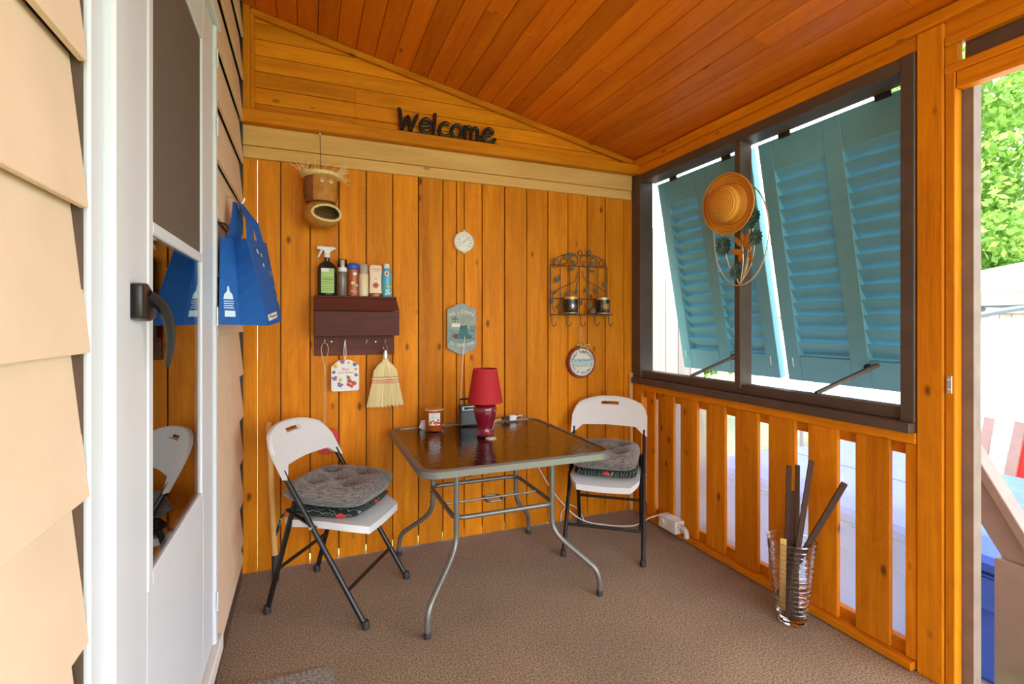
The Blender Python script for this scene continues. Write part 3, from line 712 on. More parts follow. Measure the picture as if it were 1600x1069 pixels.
# =================================================================== THINGS ON THE TABLE
lx, ly = .915, 2.63
lamp = thing('table_lamp', 'small table lamp with red shade and burgundy ceramic base', 'lamp', (lx, ly, TZ))
T = Matrix.Translation((lx, ly, TZ))
MB().lathe([(.0, 0), (.048, 0), (.052, .006), (.047, .016), (.040, .03), (.041, .045), (.050, .075), (.060, .11), (.065, .14), (.063, .158), (.052, .172), (.036, .180), (.030, .186), (0, .186)], 32, T).build('base', 'burgundy', lamp, smooth=True)
MB().lathe([(.010, .186), (.010, .23), (.016, .232), (.016, .27), (.004, .275)], 14, T).build('socket', 'brass', lamp, smooth=True)
sh = MB().lathe([(.098, .180), (.067, .366), (.0655, .366), (.0965, .180), (.098, .180)], 40, T, cap=False).build('shade', 'red_shade', lamp, smooth=True)
sh.rotation_euler = (0, 0, 0)
MB().tube([(lx + .066 * math.cos(a), ly + .066 * math.sin(a), TZ + .366) for a in [i * PI / 16 for i in range(32)]], .0018, 6, closed=True).build('rim_wire', 'ink_red', sh)
for a in (0, 2.1, 4.2): MB().tube([(lx, ly, TZ + .345), (lx + .067 * math.cos(a), ly + .067 * math.sin(a), TZ + .355)], .0015, 6).build('spider_arm', 'brass', sh)

cp = PF(767, 684, TZ)
tag(MB().lathe([(.0, 0), (.027, 0), (.030, .002), (.029, .005), (.02, .007), (0, .008)], 24, Matrix.Translation((cp.x, cp.y, TZ - .006))).build('umbrella_hole_cap', 'cream_plastic', smooth=True), 'flat round cream plastic cap lying at the middle of the table', 'cap')

cj = (.683, 2.865)
can = thing('jar_candle', 'amber glass jar candle with fruit label and wooden lid', 'candle', (*cj, TZ))
T = Matrix.Translation((*cj, TZ))
MB().lathe([(0, 0), (.046, 0), (.050, .006), (.051, .108), (.047, .112), (0, .112)], 32, T).build('jar', 'amber_jar', can, smooth=True)
MB().lathe([(.0, .113), (.052, .113), (.055, .118), (.053, .124), (.0, .126)], 32, T).build('lid', 'gold_lid', can, smooth=True)
def curved(parent, name, mat, cx, cy, r, a0, a1, z0, z1, n=10):
    m = MB(); pts = []
    for i in range(n + 1):
        a = a0 + (a1 - a0) * i / n
        for z in (z0, z1): pts.append((cx + r * math.cos(a), cy + r * math.sin(a), z))
    m.add(pts, [(2 * i, 2 * i + 2, 2 * i + 3, 2 * i + 1) for i in range(n)]); return m.build(name, mat, parent, smooth=True)
va = math.atan2(-cj[1], -cj[0])
lb = curved(can, 'label', 'label_white', *cj, .0517, va - .62, va + .72, TZ + .035, TZ + .104)
for k_ in range(5): curved(lb, 'print_line', 'ink_grey', *cj, .0521, va - .3, va + .42, TZ + .098 - .006 * k_, TZ + .0995 - .006 * k_)
for (da, z, mt, r_) in ((-.35, .052, 'ink_green', .007), (.45, .064, 'ink_green', .006), (.1, .050, 'ink_red', .008), (.38, .048, 'ink_red', .008), (-.1, .062, 'ink_green', .005), (-.5, .042, 'ink_orange', .008), (.6, .046, 'ink_red', .006), (.2, .041, 'ink_orange', .006)):
    curved(lb, 'fruit_print', mt, *cj, .0523, va + da - r_ / .05, va + da + r_ / .05, TZ + z - r_, TZ + z + r_, 4)
tag(MB().prism([(-.075, .005), (-.06, .045), (.05, .05), (.075, .01), (.05, -.01), (-.05, -.01)], (cj[0], cj[1] + .065, TZ + .001), EX, (Vector((0, .15, 1))).normalized(), .003).build('paper_card', 'label_white'), 'white folded paper card standing behind the jar candle', 'card')

rd = thing('radio', 'grey portable radio with silver dial and raised antenna', 'radio', (.93, 2.93, TZ))
B('case', 'radio_grey', rd, .855, 1.02, 2.905, 2.955, TZ + .001, TZ + .122, bevel=.004)
dl = B('dial', 'radio_silver', rd, .862, 1.013, 2.900, 2.906, TZ + .092, TZ + .117, bevel=.001)
B('dial_window', 'ink_black', dl, .875, .965, 2.8985, 2.901, TZ + .097, TZ + .112); B('pointer', 'ink_red', dl, .895, .897, 2.8975, 2.899, TZ + .097, TZ + .112)
for i in range(12): B('scale_mark', 'label_white', dl, .905 + i * .005, .9062 + i * .005, 2.8975, 2.899, TZ + .10, TZ + .106)
gr_ = B('speaker_grille', 'radio_grey', rd, .864, 1.010, 2.902, 2.906, TZ + .010, TZ + .086)
MB().tube([(.858, 2.93, TZ + .10), (.858, 2.93, TZ + .158), (1.017, 2.93, TZ + .158), (1.017, 2.93, TZ + .10)], .006, 8).build('handle', 'bronze_black', rd)
a1_ = PB(726, 528, 2.99)
an = MB().tube([(.866, 2.945, TZ + .11), (a1_.x - .02, 2.975, a1_.z - .18), (a1_.x, 2.99, a1_.z)], [.003, .0026, .002], 8).build('antenna', 'cream_plastic', rd, smooth=True)
MB().lathe([(.003, 0), (.004, .003), (.003, .006)], 8, Matrix.Translation(a1_)).build('tip', 'cream_plastic', an)

pc = PF(797, 655, TZ)
ad = thing('plug_adapter', 'small white plug adapter joined to a dark plug on the table edge', 'adapter', (pc.x, 2.955, TZ))
B('body', 'white_plastic', ad, pc.x - .028, pc.x + .018, 2.93, 2.965, TZ + .001, TZ + .036, bevel=.004)
B('dark_plug', 'ink_black', ad, pc.x - .075, pc.x - .028, 2.94, 2.962, TZ + .004, TZ + .026, bevel=.004)
def cord(name, mat, pts, r, label, cat='cord', n=6):
    return tag(MB().tube(smoothpath(pts, n), r, 8).build(name, mat, smooth=True), label, cat)
cord('power_cord', 'wire_white', [(pc.x + .015, 2.95, TZ + .02), (pc.x + .08, 2.99, TZ + .02), (1.31, 3.03, TZ - .02), (1.37, 3.035, .52), (1.50, 3.035, .28), (1.62, 3.02, .12), (1.72, 2.95, .03), (1.86, 2.86, .008), (2.0, 2.76, .02), (2.08, 2.70, .08), (2.125, 2.665, .105)], .0045, 'white extension cord running from the table edge down to the outlet box')
cord('loose_cord', 'wire_white', [(1.60, 3.03, .01), (1.61, 3.035, .07), (1.66, 3.02, .115), (1.72, 3.0, .08), (1.75, 2.97, .006)], .0035, 'short white cord end curled on the floor beside the board wall')
cord('lamp_cord', 'wire_black', [(.90, 2.955, TZ + .006), (.91, 3.00, TZ + .012), (.92, 3.026, TZ - .005), (.92, 3.03, .68), (.70, 3.02, .58), (.62, 3.02, .66)], .0035, 'thin black lamp cord hanging along the boards behind the table')
cord('black_cable', 'wire_black', [(1.09, 3.0, TZ - .05), (1.10, 3.02, .60), (1.0, 3.0, .44), (.90, 2.95, .42), (.84, 3.0, .50), (.93, 3.02, .62), (1.02, 3.0, TZ - .05)], .003, 'black cable drooping in loops under the table')
cord('white_lamp_cord', 'wire_white', [(lx + .045, ly + .03, TZ + .006), (lx + .11, ly + .16, TZ + .006), (pc.x - .12, 2.945, TZ + .008), (pc.x - .074, 2.95, TZ + .014)], .003, 'pale cord lying on the glass behind the lamp')

# =================================================================== SHELF, BOTTLES, HANGING THINGS ON THE BOARD WALL
px2 = 2.86 / 782      # metres per pixel near the back wall
YS = 2.93
A_ = PB(491, 464, 3.0); xL = PB(491, 500, YS).x; xR_ = PB(624, 500, YS).x; zT = PB(550, 463, 2.99).z; zF = PB(550, 483, YS).z; zBt = PB(550, 525, YS).z; zBk = PB(550, 555, 3.03).z
sf = thing('key_shelf', 'dark brown wooden wall box with slanted lid and key hooks', 'shelf', ((xL + xR_) / 2, 3.0, zBk))
xbl, xbr = PB(491, 540, 3.03).x, PB(616, 540, 3.03).x
B('back_board', 'mahog_X', sf, xbl, xbr, 3.03, YB - .004, zBk, zT, bevel=.002)
B('front_panel', 'mahog_X', sf, xL, xR_, YS, YS + .014, zBt, zF - .012, bevel=.002)
MB().hexa([(xL, YS - .006, zF - .009), (xR_, YS - .006, zF - .009), (xL, YS + .012, zF - .009), (xR_, YS + .012, zF - .009), (xL, 2.965, zT - .008), (xR_ - .012, 2.965, zT - .008), (xL, YB - .004, zT - .008), (xR_ - .012, YB - .004, zT - .008)]).build('lid', 'mahog_X', sf, bevel=.002)
B('top_board', 'mahog_X', sf, xL, xR_ - .012, 2.955, YB - .004, zT - .008, zT, bevel=.001)
B('bottom_board', 'mahog_X', sf, xL + .002, xR_ - .002, YS + .014, 3.03, zBt, zBt + .012)
for s in (xL, xR_ - .012): B('side_panel', 'mahog_Z', sf, s, s + .012, YS + .014, 3.03, zBt + .012, zF - .012)
hooks = [507, 539, 572, 601]
for hpx in hooks:
    p = PB(hpx, 536, 3.03); MB().tube(smoothpath([p, p + Vector((0, -.022, 0)), p + Vector((0, -.03, .006)), p + Vector((0, -.032, .02))], 3), .0025, 8).build('cup_hook', 'steel', sf, smooth=True)
    MB().lathe([(.005, 0), (.003, .003)], 8, Matrix.Translation(p) @ Matrix.Rotation(PI / 2, 4, 'X')).build('hook_base', 'steel', sf)
for hpx in (518, 587):
    MB().lathe([(.004, 0), (.003, .003)], 8, Matrix.Translation(PB(hpx, 534, 3.03)) @ Matrix.Rotation(PI / 2, 4, 'X')).build('screw_head', 'steel', sf)
YBt = 3.0
def bx(pxv): return PB(pxv, 463, YBt).x
def bot(name, label, cat, pxv): return thing(name, label, cat, (bx(pxv), YBt, zT))
def L_(t, prof, mat, name, sx=1, sy=1, seg=28): return MB().lathe(prof, seg, Matrix.Translation(t.location), sx, sy).build(name, mat, t, smooth=True)
def flat(t, name, mat, x0, x1, z0, z1, y, par=None):
    X, Z = t.location.x, t.location.z; return B(name, mat, par or t, X + x0, X + x1, y - .0008, y, Z + z0, Z + z1)
# spray bottle
t = bot('spray_bottle', 'black trigger spray bottle with a green label on the shelf', 'bottle', 511)
L_(t, [(0, 0), (.047, 0), (.051, .008), (.051, .145), (.046, .168), (.030, .185), (.015, .195), (.0135, .222), (0, .222)], 'bottle_black', 'body', 1, .62)
lb = flat(t, 'label', 'label_green', -.032, .036, .015, .152, YBt - .0325)
flat(t, 'label_tab', 'label_white', -.032, .008, .132, .152, YBt - .0335, lb)
for i, (z, hh, a) in enumerate(((.10, .0025, .03), (.088, .005, .028), (.075, .002, .03), (.066, .002, .028), (.05, .002, .03), (.04, .002, .028), (.03, .002, .03))): flat(t, 'print_line', 'label_greendark', -a + .002, a + .002, z, z + hh, YBt - .0335, lb)
hdl = L_(t, [(.017, .215), (.017, .235), (.012, .24)], 'white_plastic', 'collar')
MB().prism([(-.055, .262), (-.052, .276), (.035, .276), (.05, .266), (.02, .252), (.015, .236), (-.012, .236), (-.018, .255)], (t.location.x, YBt + .011, zT), EX, EZ, .022).build('trigger_head', 'white_plastic', t, bevel=.002)
MB().tube([(t.location.x - .028, YBt, zT + .256), (t.location.x - .038, YBt, zT + .235), (t.location.x - .048, YBt, zT + .215)], [.006, .006, .004], 8).build('trigger', 'white_plastic', t, smooth=True)
# foam pump
t = bot('pump_bottle', 'clear foaming pump bottle with white neck on the shelf', 'bottle', 535)
L_(t, [(0, 0), (.022, 0), (.025, .005), (.025, .12), (.022, .135), (0, .138)], 'bottle_clear', 'body')
L_(t, [(.023, .138), (.025, .142), (.024, .162), (.011, .164), (.011, .195), (.013, .198), (.012, .205), (0, .206)], 'white_plastic', 'pump')
L_(t, [(.0255, .163), (.0255, .205), (.024, .208), (0, .208)], 'door_glass', 'cap'); L_(t, [(.003, .01), (.003, .14)], 'wire_white', 'dip_tube')
# brown sunscreen
t = bot('lotion_bottle', 'brown lotion bottle with a blue cap on the shelf', 'bottle', 552)
L_(t, [(0, 0), (.029, 0), (.031, .006), (.029, .06), (.026, .09), (.029, .13), (.027, .155), (0, .16)], 'bottle_brown', 'body', 1, .7)
L_(t, [(.028, .157), (.031, .162), (.031, .178), (.022, .190), (0, .192)], 'cap_blue', 'cap', 1, .8)
for (x_, z_, r_, mt) in ((-.002, .075, .012, 'ink_yellow'), (.016, .062, .008, 'can_blue'), (.008, .128, .011, 'label_white'), (-.008, .03, .008, 'ink_pink'), (.01, .025, .008, 'ink_pink')):
    MB().lathe([(0, 0), (r_, 0), (r_, .001), (0, .001)], 14, Matrix.Translation((t.location.x + x_, YBt - .0205, zT + z_)) @ Matrix.Rotation(PI / 2, 4, 'X'), 1.1, .8).build('print_spot', mt, t)
# mist bottle
t = bot('mist_bottle', 'frosted cream mist bottle with clear cap on the shelf', 'bottle', 568)
L_(t, [(0, 0), (.026, 0), (.0275, .005), (.0275, .128), (.026, .13), (0, .131)], 'bottle_cream', 'body')
L_(t, [(.025, .131), (.025, .183), (.023, .186), (0, .186)], 'bottle_frost', 'cap'); L_(t, [(.012, .131), (.012, .165), (.009, .172), (0, .173)], 'cream_plastic', 'nozzle')
# peach tube
t = bot('lotion_tube', 'peach coloured flat lotion bottle standing on a dark cap', 'bottle', 586.5)
L_(t, [(0, 0), (.033, 0), (.034, .004), (.033, .018), (0, .019)], 'bottle_brown', 'cap', 1, .55)
MB().prism([(-.036, .019), (.036, .019), (.034, .06), (.033, .11), (.037, .165), (.034, .180), (.025, .185), (-.025, .185), (-.034, .180), (-.037, .165), (-.033, .11), (-.034, .06)], (t.location.x, YBt + .016, zT), EX, EZ, .032).build('body', 'tube_peach', t, smooth=True, bevel=.006, seg=2)
m = MB(); text(m, 'HAWAIIAN', .0125, (t.location.x + .002, YBt - .0166, zT + .158), EX, EZ); text(m, 'Tropic', .011, (t.location.x + .002, YBt - .0166, zT + .147), EX, EZ); m.build('lettering', 'ink_grey', t); m = MB(); text(m, '50', .016, (t.location.x, YBt - .0166, zT + .105), EX, EZ); m.build('lettering', 'ink_grey', t)
for k_ in range(5):
    a = k_ * 2 * PI / 5; MB().lathe([(0, 0), (.009, 0), (.009, .001), (0, .001)], 10, Matrix.Translation((t.location.x + .010 * math.cos(a), YBt - .0165, zT + .066 + .010 * math.sin(a))) @ Matrix.Rotation(PI / 2, 4, 'X')).build('petal_print', 'ink_pink', t)
# blue can
t = bot('spray_can', 'sky blue aerosol can with white cap and red round logo', 'can', 604)
L_(t, [(0, 0), (.026, 0), (.028, .004), (.028, .125), (.024, .155), (.017, .168), (0, .170)], 'can_blue', 'body')
L_(t, [(.0175, .166), (.018, .188), (.014, .194), (0, .195)], 'white_plastic', 'cap')
for (r_, mt, yy) in ((.014, 'label_white', .0265), (.008, 'ink_red', .0280)):
    MB().lathe([(0, 0), (r_, 0), (r_, .0012), (0, .0012)], 16, Matrix.Translation((t.location.x - .003, YBt - yy, zT + .135)) @ Matrix.Rotation(PI / 2, 4, 'X')).build('logo', mt, t)
curved(t, 'yellow_print', 'ink_yellow', t.location.x, YBt, .0284, -1.7, -.6, zT + .055, zT + .063)
for (a, z) in ((-2.0, .01), (-1.6, .018), (-1.2, .012), (-.9, .022), (-1.45, .034), (-1.9, .03)): curved(t, 'foam_print', 'label_white', t.location.x, YBt, .0284, a, a + .3, zT + z, zT + z + .012, 4)

# butterfly plaque
YH = 2.998
p0 = PB(539, 565, YH); hkx = p0.x
bp_ = thing('butterfly_plaque', 'white ceramic plaque with coloured butterflies hanging from a key hook', 'plaque', (hkx, YH, PB(539, 612, YH).z))
zb_, ztp, zsh = PB(539, 611, YH).z, PB(539, 562, YH).z, PB(539, 572, YH).z; xl_, xr_ = PB(517.5, 590, YH).x, PB(561, 590, YH).x
out = [(xl_ + .008, zb_), (xr_ - .008, zb_), (xr_, zb_ + .008), (xr_, zsh), (hkx + .035, ztp - .004), (hkx + .012, ztp), (hkx - .012, ztp), (hkx - .035, ztp - .004), (xl_, zsh), (xl_, zb_ + .008)]
pl_ = MB().prism([(a, b) for a, b in out], (0, YH + .006, 0), EX, EZ, .009).build('plate', 'label_white', bp_, bevel=.001)
hk = PB(539, 533, 2.997)
MB().tube(smoothpath([(hkx, YH, ztp - .008), (hkx - .006, YH - .004, ztp + .04), (hk.x, 2.995, hk.z + .004), (hkx + .006, YH - .004, ztp + .04), (hkx, YH, ztp - .008)], 4), .0022, 6).build('hanging_cord', 'wire_white', bp_)
def butterfly(par, px_, py_, s, rot, mt):
    c = PB(px_, py_, YH - .0045); m = MB()
    for sg in (-1, 1):
        for (ax, az, rr) in ((.55, .45, .55), (.42, -.35, .40)):
            n_ = 9; pts = [];
            for i in range(n_):
                th = 2 * PI * i / n_; x_ = sg * (ax + rr * math.cos(th)) * s; z_ = (az + rr * .85 * math.sin(th)) * s
                pts.append((c.x + x_ * math.cos(rot) - z_ * math.sin(rot), c.y, c.z + x_ * math.sin(rot) + z_ * math.cos(rot)))
            m.add(pts, [list(range(n_))])
    o = m.build('butterfly', mt, par)
    d_ = Vector((-math.sin(rot), 0, math.cos(rot))) * s * .7; cc = Vector(c) + Vector((0, -.0008, 0)); MB().tube([cc - d_, cc + d_], .0012, 5).build('butterfly_body', 'ink_black', par)
for (x_, y_, s, r_, mt) in ((535, 566, .013, .1, 'ink_red'), (524, 573, .015, .5, 'ink_yellow'), (522, 582, .010, .9, 'ink_blue'), (554, 570, .012, -.3, 'ink_blue'), (556, 577, .008, .3, 'ink_orange'), (523, 592, .014, .3, 'ink_purple'), (531, 602, .015, -.5, 'ink_purple'), (548, 600, .026, -.5, 'ink_red'), (532, 594, .011, .9, 'ink_yellow'), (544, 590, .011, -.6, 'ink_green'), (556, 586, .010, -.7, 'ink_purple'), (545, 567, .008, .2, 'ink_yellow')):
    butterfly(pl_, x_, y_, s, r_, mt)
m = MB(); c = PB(540, 577, YH - .0045); text(m, 'Bless', .020, c, EX, EZ); text(m, 'Our Home', .018, c + Vector((0, 0, -.019)), EX, EZ); m.build('lettering', 'ink_red', pl_)

# whisk broom
wbx = PB(602, 560, 2.985)
br = thing('whisk_broom', 'straw whisk broom with a red stitched band hanging from a key hook', 'broom', (wbx.x, 2.985, PB(602, 634, 2.985).z))
zz0, zz1 = PB(602, 634, 2.985).z, PB(602, 560, 2.985).z; Hh = zz1 - zz0
prof = [(.0, 1.0, .018), (.07, 1, .019), (.12, 1, .045), (.25, 1, .066), (.40, 1, .073), (.55, 1, .078), (.8, 1, .094), (1, 1, .106)]
m = MB(); rnd = random.Random(5)
def wprof(tv):
    for (a, _, ra), (b, _, rb) in zip(prof, prof[1:]):
        if tv <= b: return ra + (rb - ra) * (tv - a) / (b - a)
    return prof[-1][2]
m.lathe([(wprof(i / 14) * .93, zz1 - Hh * .97 * i / 14) for i in range(15)], 20, Matrix.Translation((wbx.x, 2.985, 0)), 1, .22); m.build('core', 'straw', br, smooth=True)
m = MB()
for i in range(240):
    a = rnd.uniform(-1, 1); yy = (-.22 if rnd.random() < .7 else .2) * math.sqrt(max(0, 1 - a * a)) + rnd.uniform(-.02, .02)
    e = 1 + rnd.uniform(-.03, .02); pts = [(wbx.x + a * wprof(tv) , 2.985 + yy * wprof(tv) - .002, zz1 - Hh * tv * (e if tv > .9 else 1)) for tv in (.08, .25, .5, .75, 1.0)]
    m.tube(pts, .0013, 4)
o = m.build('bristles', 'straw_pale', br); o['kind'] = 'stuff'
for tv, mt in ((.39, 'ink_red'), (.42, 'label_white'), (.45, 'ink_red'), (.48, 'ink_pink'), (.51, 'ink_red')):
    r = wprof(tv) * 1.03; MB().tube([(wbx.x + r * math.cos(i * PI / 12), 2.985 + r * .26 * math.sin(i * PI / 12), zz1 - Hh * tv) for i in range(24)], .0022, 5, closed=True).build('stitch_band', mt, br)
MB().lathe([(.016, zz1 - .004), (.018, zz1 + .01), (.012, zz1 + .045), (.004, zz1 + .052)], 16, Matrix.Translation((wbx.x, 2.985, 0))).build('ferrule', 'chrome_glint', br, smooth=True)
MB().tube([(wbx.x + .012 * math.cos(a), 2.985, zz1 + .062 + .012 * math.sin(a)) for a in [i * PI / 8 for i in range(16)]], .002, 6, closed=True).build('hanging_ring', 'steel', br)
# fly swatter
fsx = PB(507.5, 560, 2.99); fz0 = PB(508, 662, 3.0).z; fz1 = PB(508, 540, 2.99).z
fs_ = thing('fly_swatter', 'fly swatter with twisted wire handle and red paddle hanging from a key hook', 'fly swatter', (fsx.x, 2.995, fz0 - .1))
MB().tube(smoothpath([(fsx.x, 2.995, fz1 - .13), (fsx.x + .018, 2.995, fz1 - .03), (fsx.x + .012, 2.995, fz1 + .006), (fsx.x, 2.993, fz1 + .012), (fsx.x - .012, 2.995, fz1 + .006), (fsx.x - .018, 2.995, fz1 - .03), (fsx.x, 2.995, fz1 - .13)], 5), .002, 6).build('loop', 'ring_gold', fs_, smooth=True)
for s in (-.004, .004): MB().tube([(fsx.x + s, 2.996, fz1 - .12), (fsx.x + s, 3.005, fz0 + .0)], .002, 6).build('wire_handle', 'ring_gold', fs_)
pd = PB(514, 690, 3.01)
MB().prism(rrect(-.055, .055, -.07, .07, .03), (fsx.x + .02, 3.012, pd.z), EX, EZ, .006).build('paddle', 'fly_red', fs_, bevel=.001)
# thermometer
tp = PB(725, 378, 3.03)
th = thing('dial_thermometer', 'round cream dial thermometer on the board wall', 'thermometer', (tp.x, 3.03, tp.z))
RX = Matrix.Rotation(PI / 2, 4, 'X'); r_ = 18 * px2
MB().lathe([(0, -.02), (r_, -.02), (r_, .004), (r_ * .93, .009), (r_ * .9, .004), (0, .004)], 36, Matrix.Translation(tp) @ RX).build('case', 'cream_plastic', th, smooth=True)
fc = MB().lathe([(0, 0), (r_ * .88, 0), (r_ * .88, .001), (0, .001)], 36, Matrix.Translation(tp + Vector((0, -.005, 0))) @ RX).build('dial_face', 'label_white', th)
for i in range(21):
    a = math.radians(220 - i * 13); d_ = Vector((math.cos(a), 0, math.sin(a))); MB().bar(tp + d_ * r_ * .72 + Vector((0, -.0066, 0)), tp + d_ * r_ * (.84 if i % 2 else .80) + Vector((0, -.0066, 0)), .0012 if i % 2 else .002, .0004, up=(0, 1, 0)).build('tick', 'ink_black', fc)
m = MB()
for i, s in enumerate(('-60', '-40', '-20', '0', '20', '40', '60', '80', '100', '120')):
    a = math.radians(220 - i * 29); text(m, s, .011, tp + Vector((math.cos(a) * r_ * .58, -.0066, math.sin(a) * r_ * .58)), EX, EZ)
m.build('lettering', 'ink_black', fc)
d_ = Vector((math.cos(.75), 0, math.sin(.75)))
MB().bar(tp - d_ * r_ * .35 + Vector((0, -.0072, 0)), tp + d_ * r_ * .7 + Vector((0, -.0072, 0)), .0025, .0006, up=(0, 1, 0)).build('needle', 'ink_red', fc)
for s in (-1, 1): MB().lathe([(.006, -.01), (.006, .004)], 10, Matrix.Translation(tp + Vector((0, 0, s * r_ * 1.04))) @ RX).build('mounting_tab', 'cream_plastic', th)
# frog plaque
fp = PB(721.5, 514, 3.03)
fg = thing('frog_plaque', 'hexagonal slate plaque with a frog and raised cream lettering', 'plaque', (fp.x, 3.03, PB(721, 558, 3.03).z))
W2, hh2, ht = 26 * px2, 33 * px2, 45 * px2
hexo = [(-W2, -hh2), (-W2 * .35, -ht * .93), (0, -ht), (W2 * .35, -ht * .93), (W2, -hh2), (W2, hh2), (W2 * .35, ht * .93), (0, ht), (-W2 * .35, ht * .93), (-W2, hh2)]
sp_ = MB().prism(hexo, fp + Vector((0, .012, 0)), EX, EZ, .016).build('slate', 'slate', fg, bevel=.003)
FY = fp + Vector((0, -.0046, 0))
MB().prism([(-W2 * .9, -hh2 * .75), (W2 * .9, -hh2 * .75), (W2 * .9, -hh2 * .1), (W2 * .3, hh2 * .02), (-W2 * .4, -hh2 * .1), (-W2 * .9, hh2 * .05)], FY + Vector((0, .0005, 0)), EX, EZ, .0008).build('pond', 'pond_blue', sp_)
m = MB(); q = FY + Vector((0, -.002, 0))
def disc(m, c, rx, rz, y=0, n_=14): m.add([(c.x + rx * math.cos(2 * PI * i / n_), c.y + y, c.z + rz * math.sin(2 * PI * i / n_)) for i in range(n_)], [list(range(n_))])
def bump(par, name, mt, dx, dz, rx, rz, th_=.006): return MB().lathe([(1, 0), (.8, .5), (.4, .9), (0, 1)], 14, Matrix.Translation(FY + Vector((dx, 0, dz))) @ RX @ Matrix.Diagonal((rx, rz, th_, 1))).build(name, mt, par, smooth=True)
bump(sp_, 'frog', 'frog_green', .012, -.03, .034, .035, .008); bump(sp_, 'frog', 'frog_green', .012, .002, .028, .016, .010)
for s in (-1, 1): bump(sp_, 'frog_eye', 'frog_green', .012 + s * .016, .016, .008, .008, .009); bump(sp_, 'frog_leg', 'frog_green', .012 + s * .033, -.048, .018, .014, .007)
bump(sp_, 'rock', 'sign_rim', -.04, -.045, .018, .015); bump(sp_, 'rock', 'sign_rim', .052, -.05, .014, .012)
B('sign_board', 'plaque_cream', sp_, FY.x - .068, FY.x - .012, FY.y - .004, FY.y, FY.z + .012, FY.z + .034, bevel=.001)
bh = MB().prism([(-.012, 0), (.012, 0), (.012, .03), (0, .044), (-.012, .03)], FY + Vector((-.045, 0, .036)), EX, EZ * .85, .004).build('birdhouse', 'slate', sp_)
for z in (.012, .028): MB().lathe([(0, 0), (.004, 0), (.004, .001), (0, .001)], 8, Matrix.Translation(FY + Vector((-.045, -.004, .036 + z * .85))) @ RX).build('birdhouse_hole', 'ink_black', bh)
for s in (-1, 1): MB().bar(FY + Vector((-.045 + s * .018, -.005, .056)), FY + Vector((-.045, -.005, .076)), .004, .002, up=(0, 1, 0)).build('birdhouse_roof', 'ink_black', bh)
for s in range(4): MB().bar(FY + Vector((.06 + .006 * s, -.002, -.02)), FY + Vector((.055 + .011 * s, -.002, .02)), .003, .002, up=(0, 1, 0)).build('reed', 'frog_green', sp_)
m = MB(); arctext(m, 'WELCOME', .031, FY + Vector((0, -.003, -.060)), EX, EZ, .165, 90, 8.8); m.build('lettering', 'plaque_cream', sp_)
m = MB(); arctext(m, 'TO OUR PAD', .027, FY + Vector((0, -.003, .062)), EX, EZ, .165, 270, 6.0, flip=True); m.build('lettering', 'plaque_cream', sp_)
# round sign
rp = PB(909, 566, 3.02); rr = 26.5 * 3.22 / 782
rs = thing('round_sign', 'round wooden sign with red rim hanging by twine below the iron rack', 'sign', (rp.x, 3.02, rp.z - rr))
dk = MB().lathe([(0, -.022), (rr, -.022), (rr, .002), (rr * .96, .006), (rr * .86, .004), (0, .004)], 40, Matrix.Translation(rp) @ RX).build('disc', 'sign_rim', rs, smooth=True)
fc = MB().lathe([(0, 0), (rr * .86, 0), (rr * .86, .001), (0, .001)], 40, Matrix.Translation(rp + Vector((0, -.0045, 0))) @ RX).build('face', 'sign_face', dk)
MB().prism([(-rr * .62, -.022), (rr * .62, -.022), (rr * .68, 0), (rr * .62, .028), (-rr * .62, .028), (-rr * .68, 0)], rp + Vector((0, -.0056, -.004)), EX, EZ, .0006).build('band', 'sign_band', fc)
B('stripe', 'slate', fc, rp.x - rr * .5, rp.x + rr * .5, rp.y - .0072, rp.y - .0066, rp.z - .028, rp.z - .024)
m = MB(); q = rp + Vector((0, -.0075, 0))
arctext(m, 'WHAT HAPPENS', .031, q + Vector((0, 0, -.012)), EX, EZ, rr * .76, 90, 12.5); text(m, 'AT THE TRAILER', .0165, q + Vector((0, 0, .012)), EX, EZ)
arctext(m, 'STAYS AT THE TRAILER', .021, q + Vector((0, 0, .006)), EX, EZ, rr * .74, 270, 8.2, flip=True); m.build('lettering', 'ink_black', fc)
hz = PB(906, 512, 3.0)
for s in (-1, 1): MB().tube([(rp.x + s * .018, 3.005, rp.z + rr - .004), (hz.x, 3.0, hz.z)], .002, 6).build('twine', 'twine', rs)
MB().tube(smoothpath([(rp.x - .05, 3.0, rp.z + rr + .01), (rp.x - .03, 2.998, rp.z + rr + .014), (rp.x, 2.996, rp.z + rr - .002), (rp.x + .03, 2.998, rp.z + rr + .012), (rp.x + .055, 3.0, rp.z + rr + .006)], 4), .0045, 6).build('bow', 'twine', rs, smooth=True)
for s in (-1, 1): MB().tube(smoothpath([(rp.x, 2.995, rp.z + rr - .002), (rp.x + s * .03, 2.993, rp.z + rr - .008), (rp.x + s * .035, 2.993, rp.z + rr - .03)], 4), .003, 6).build('bow_tail', 'twine', rs, smooth=True)

# iron rack
YR = 3.02; pr_ = 3.22 / 782
def W(px_, py_, dy=0): p = PB(px_, py_, YR); p.y = YR + dy; return p
rk = thing('iron_rack', 'black wrought iron wall rack with leaves and hooks', 'rack', (W(904, 492).x, YR, W(904, 510).z))
zt_, zb2 = W(904, 416).z, W(904, 492).z; xa_, xb_ = W(860, 450).x, W(948.5, 450).x
for i in range(7):
    xx = xa_ + (xb_ - xa_) * i / 6; MB().tube([(xx, YR, zb2), (xx, YR, zt_)], .0028 if 0 < i < 6 else .004, 6).build('upright', 'iron', rk)
for z in (zt_, zb2, W(904, 467).z): MB().tube([(xa_, YR, z), (xb_, YR, z)], .0032, 6).build('crossbar', 'iron', rk)
MB().tube([(xa_, YR, zb2), (xa_, YR - .07, zb2), (xb_, YR - .07, zb2), (xb_, YR, zb2)], .0032, 6).build('ledge_rail', 'iron', rk)
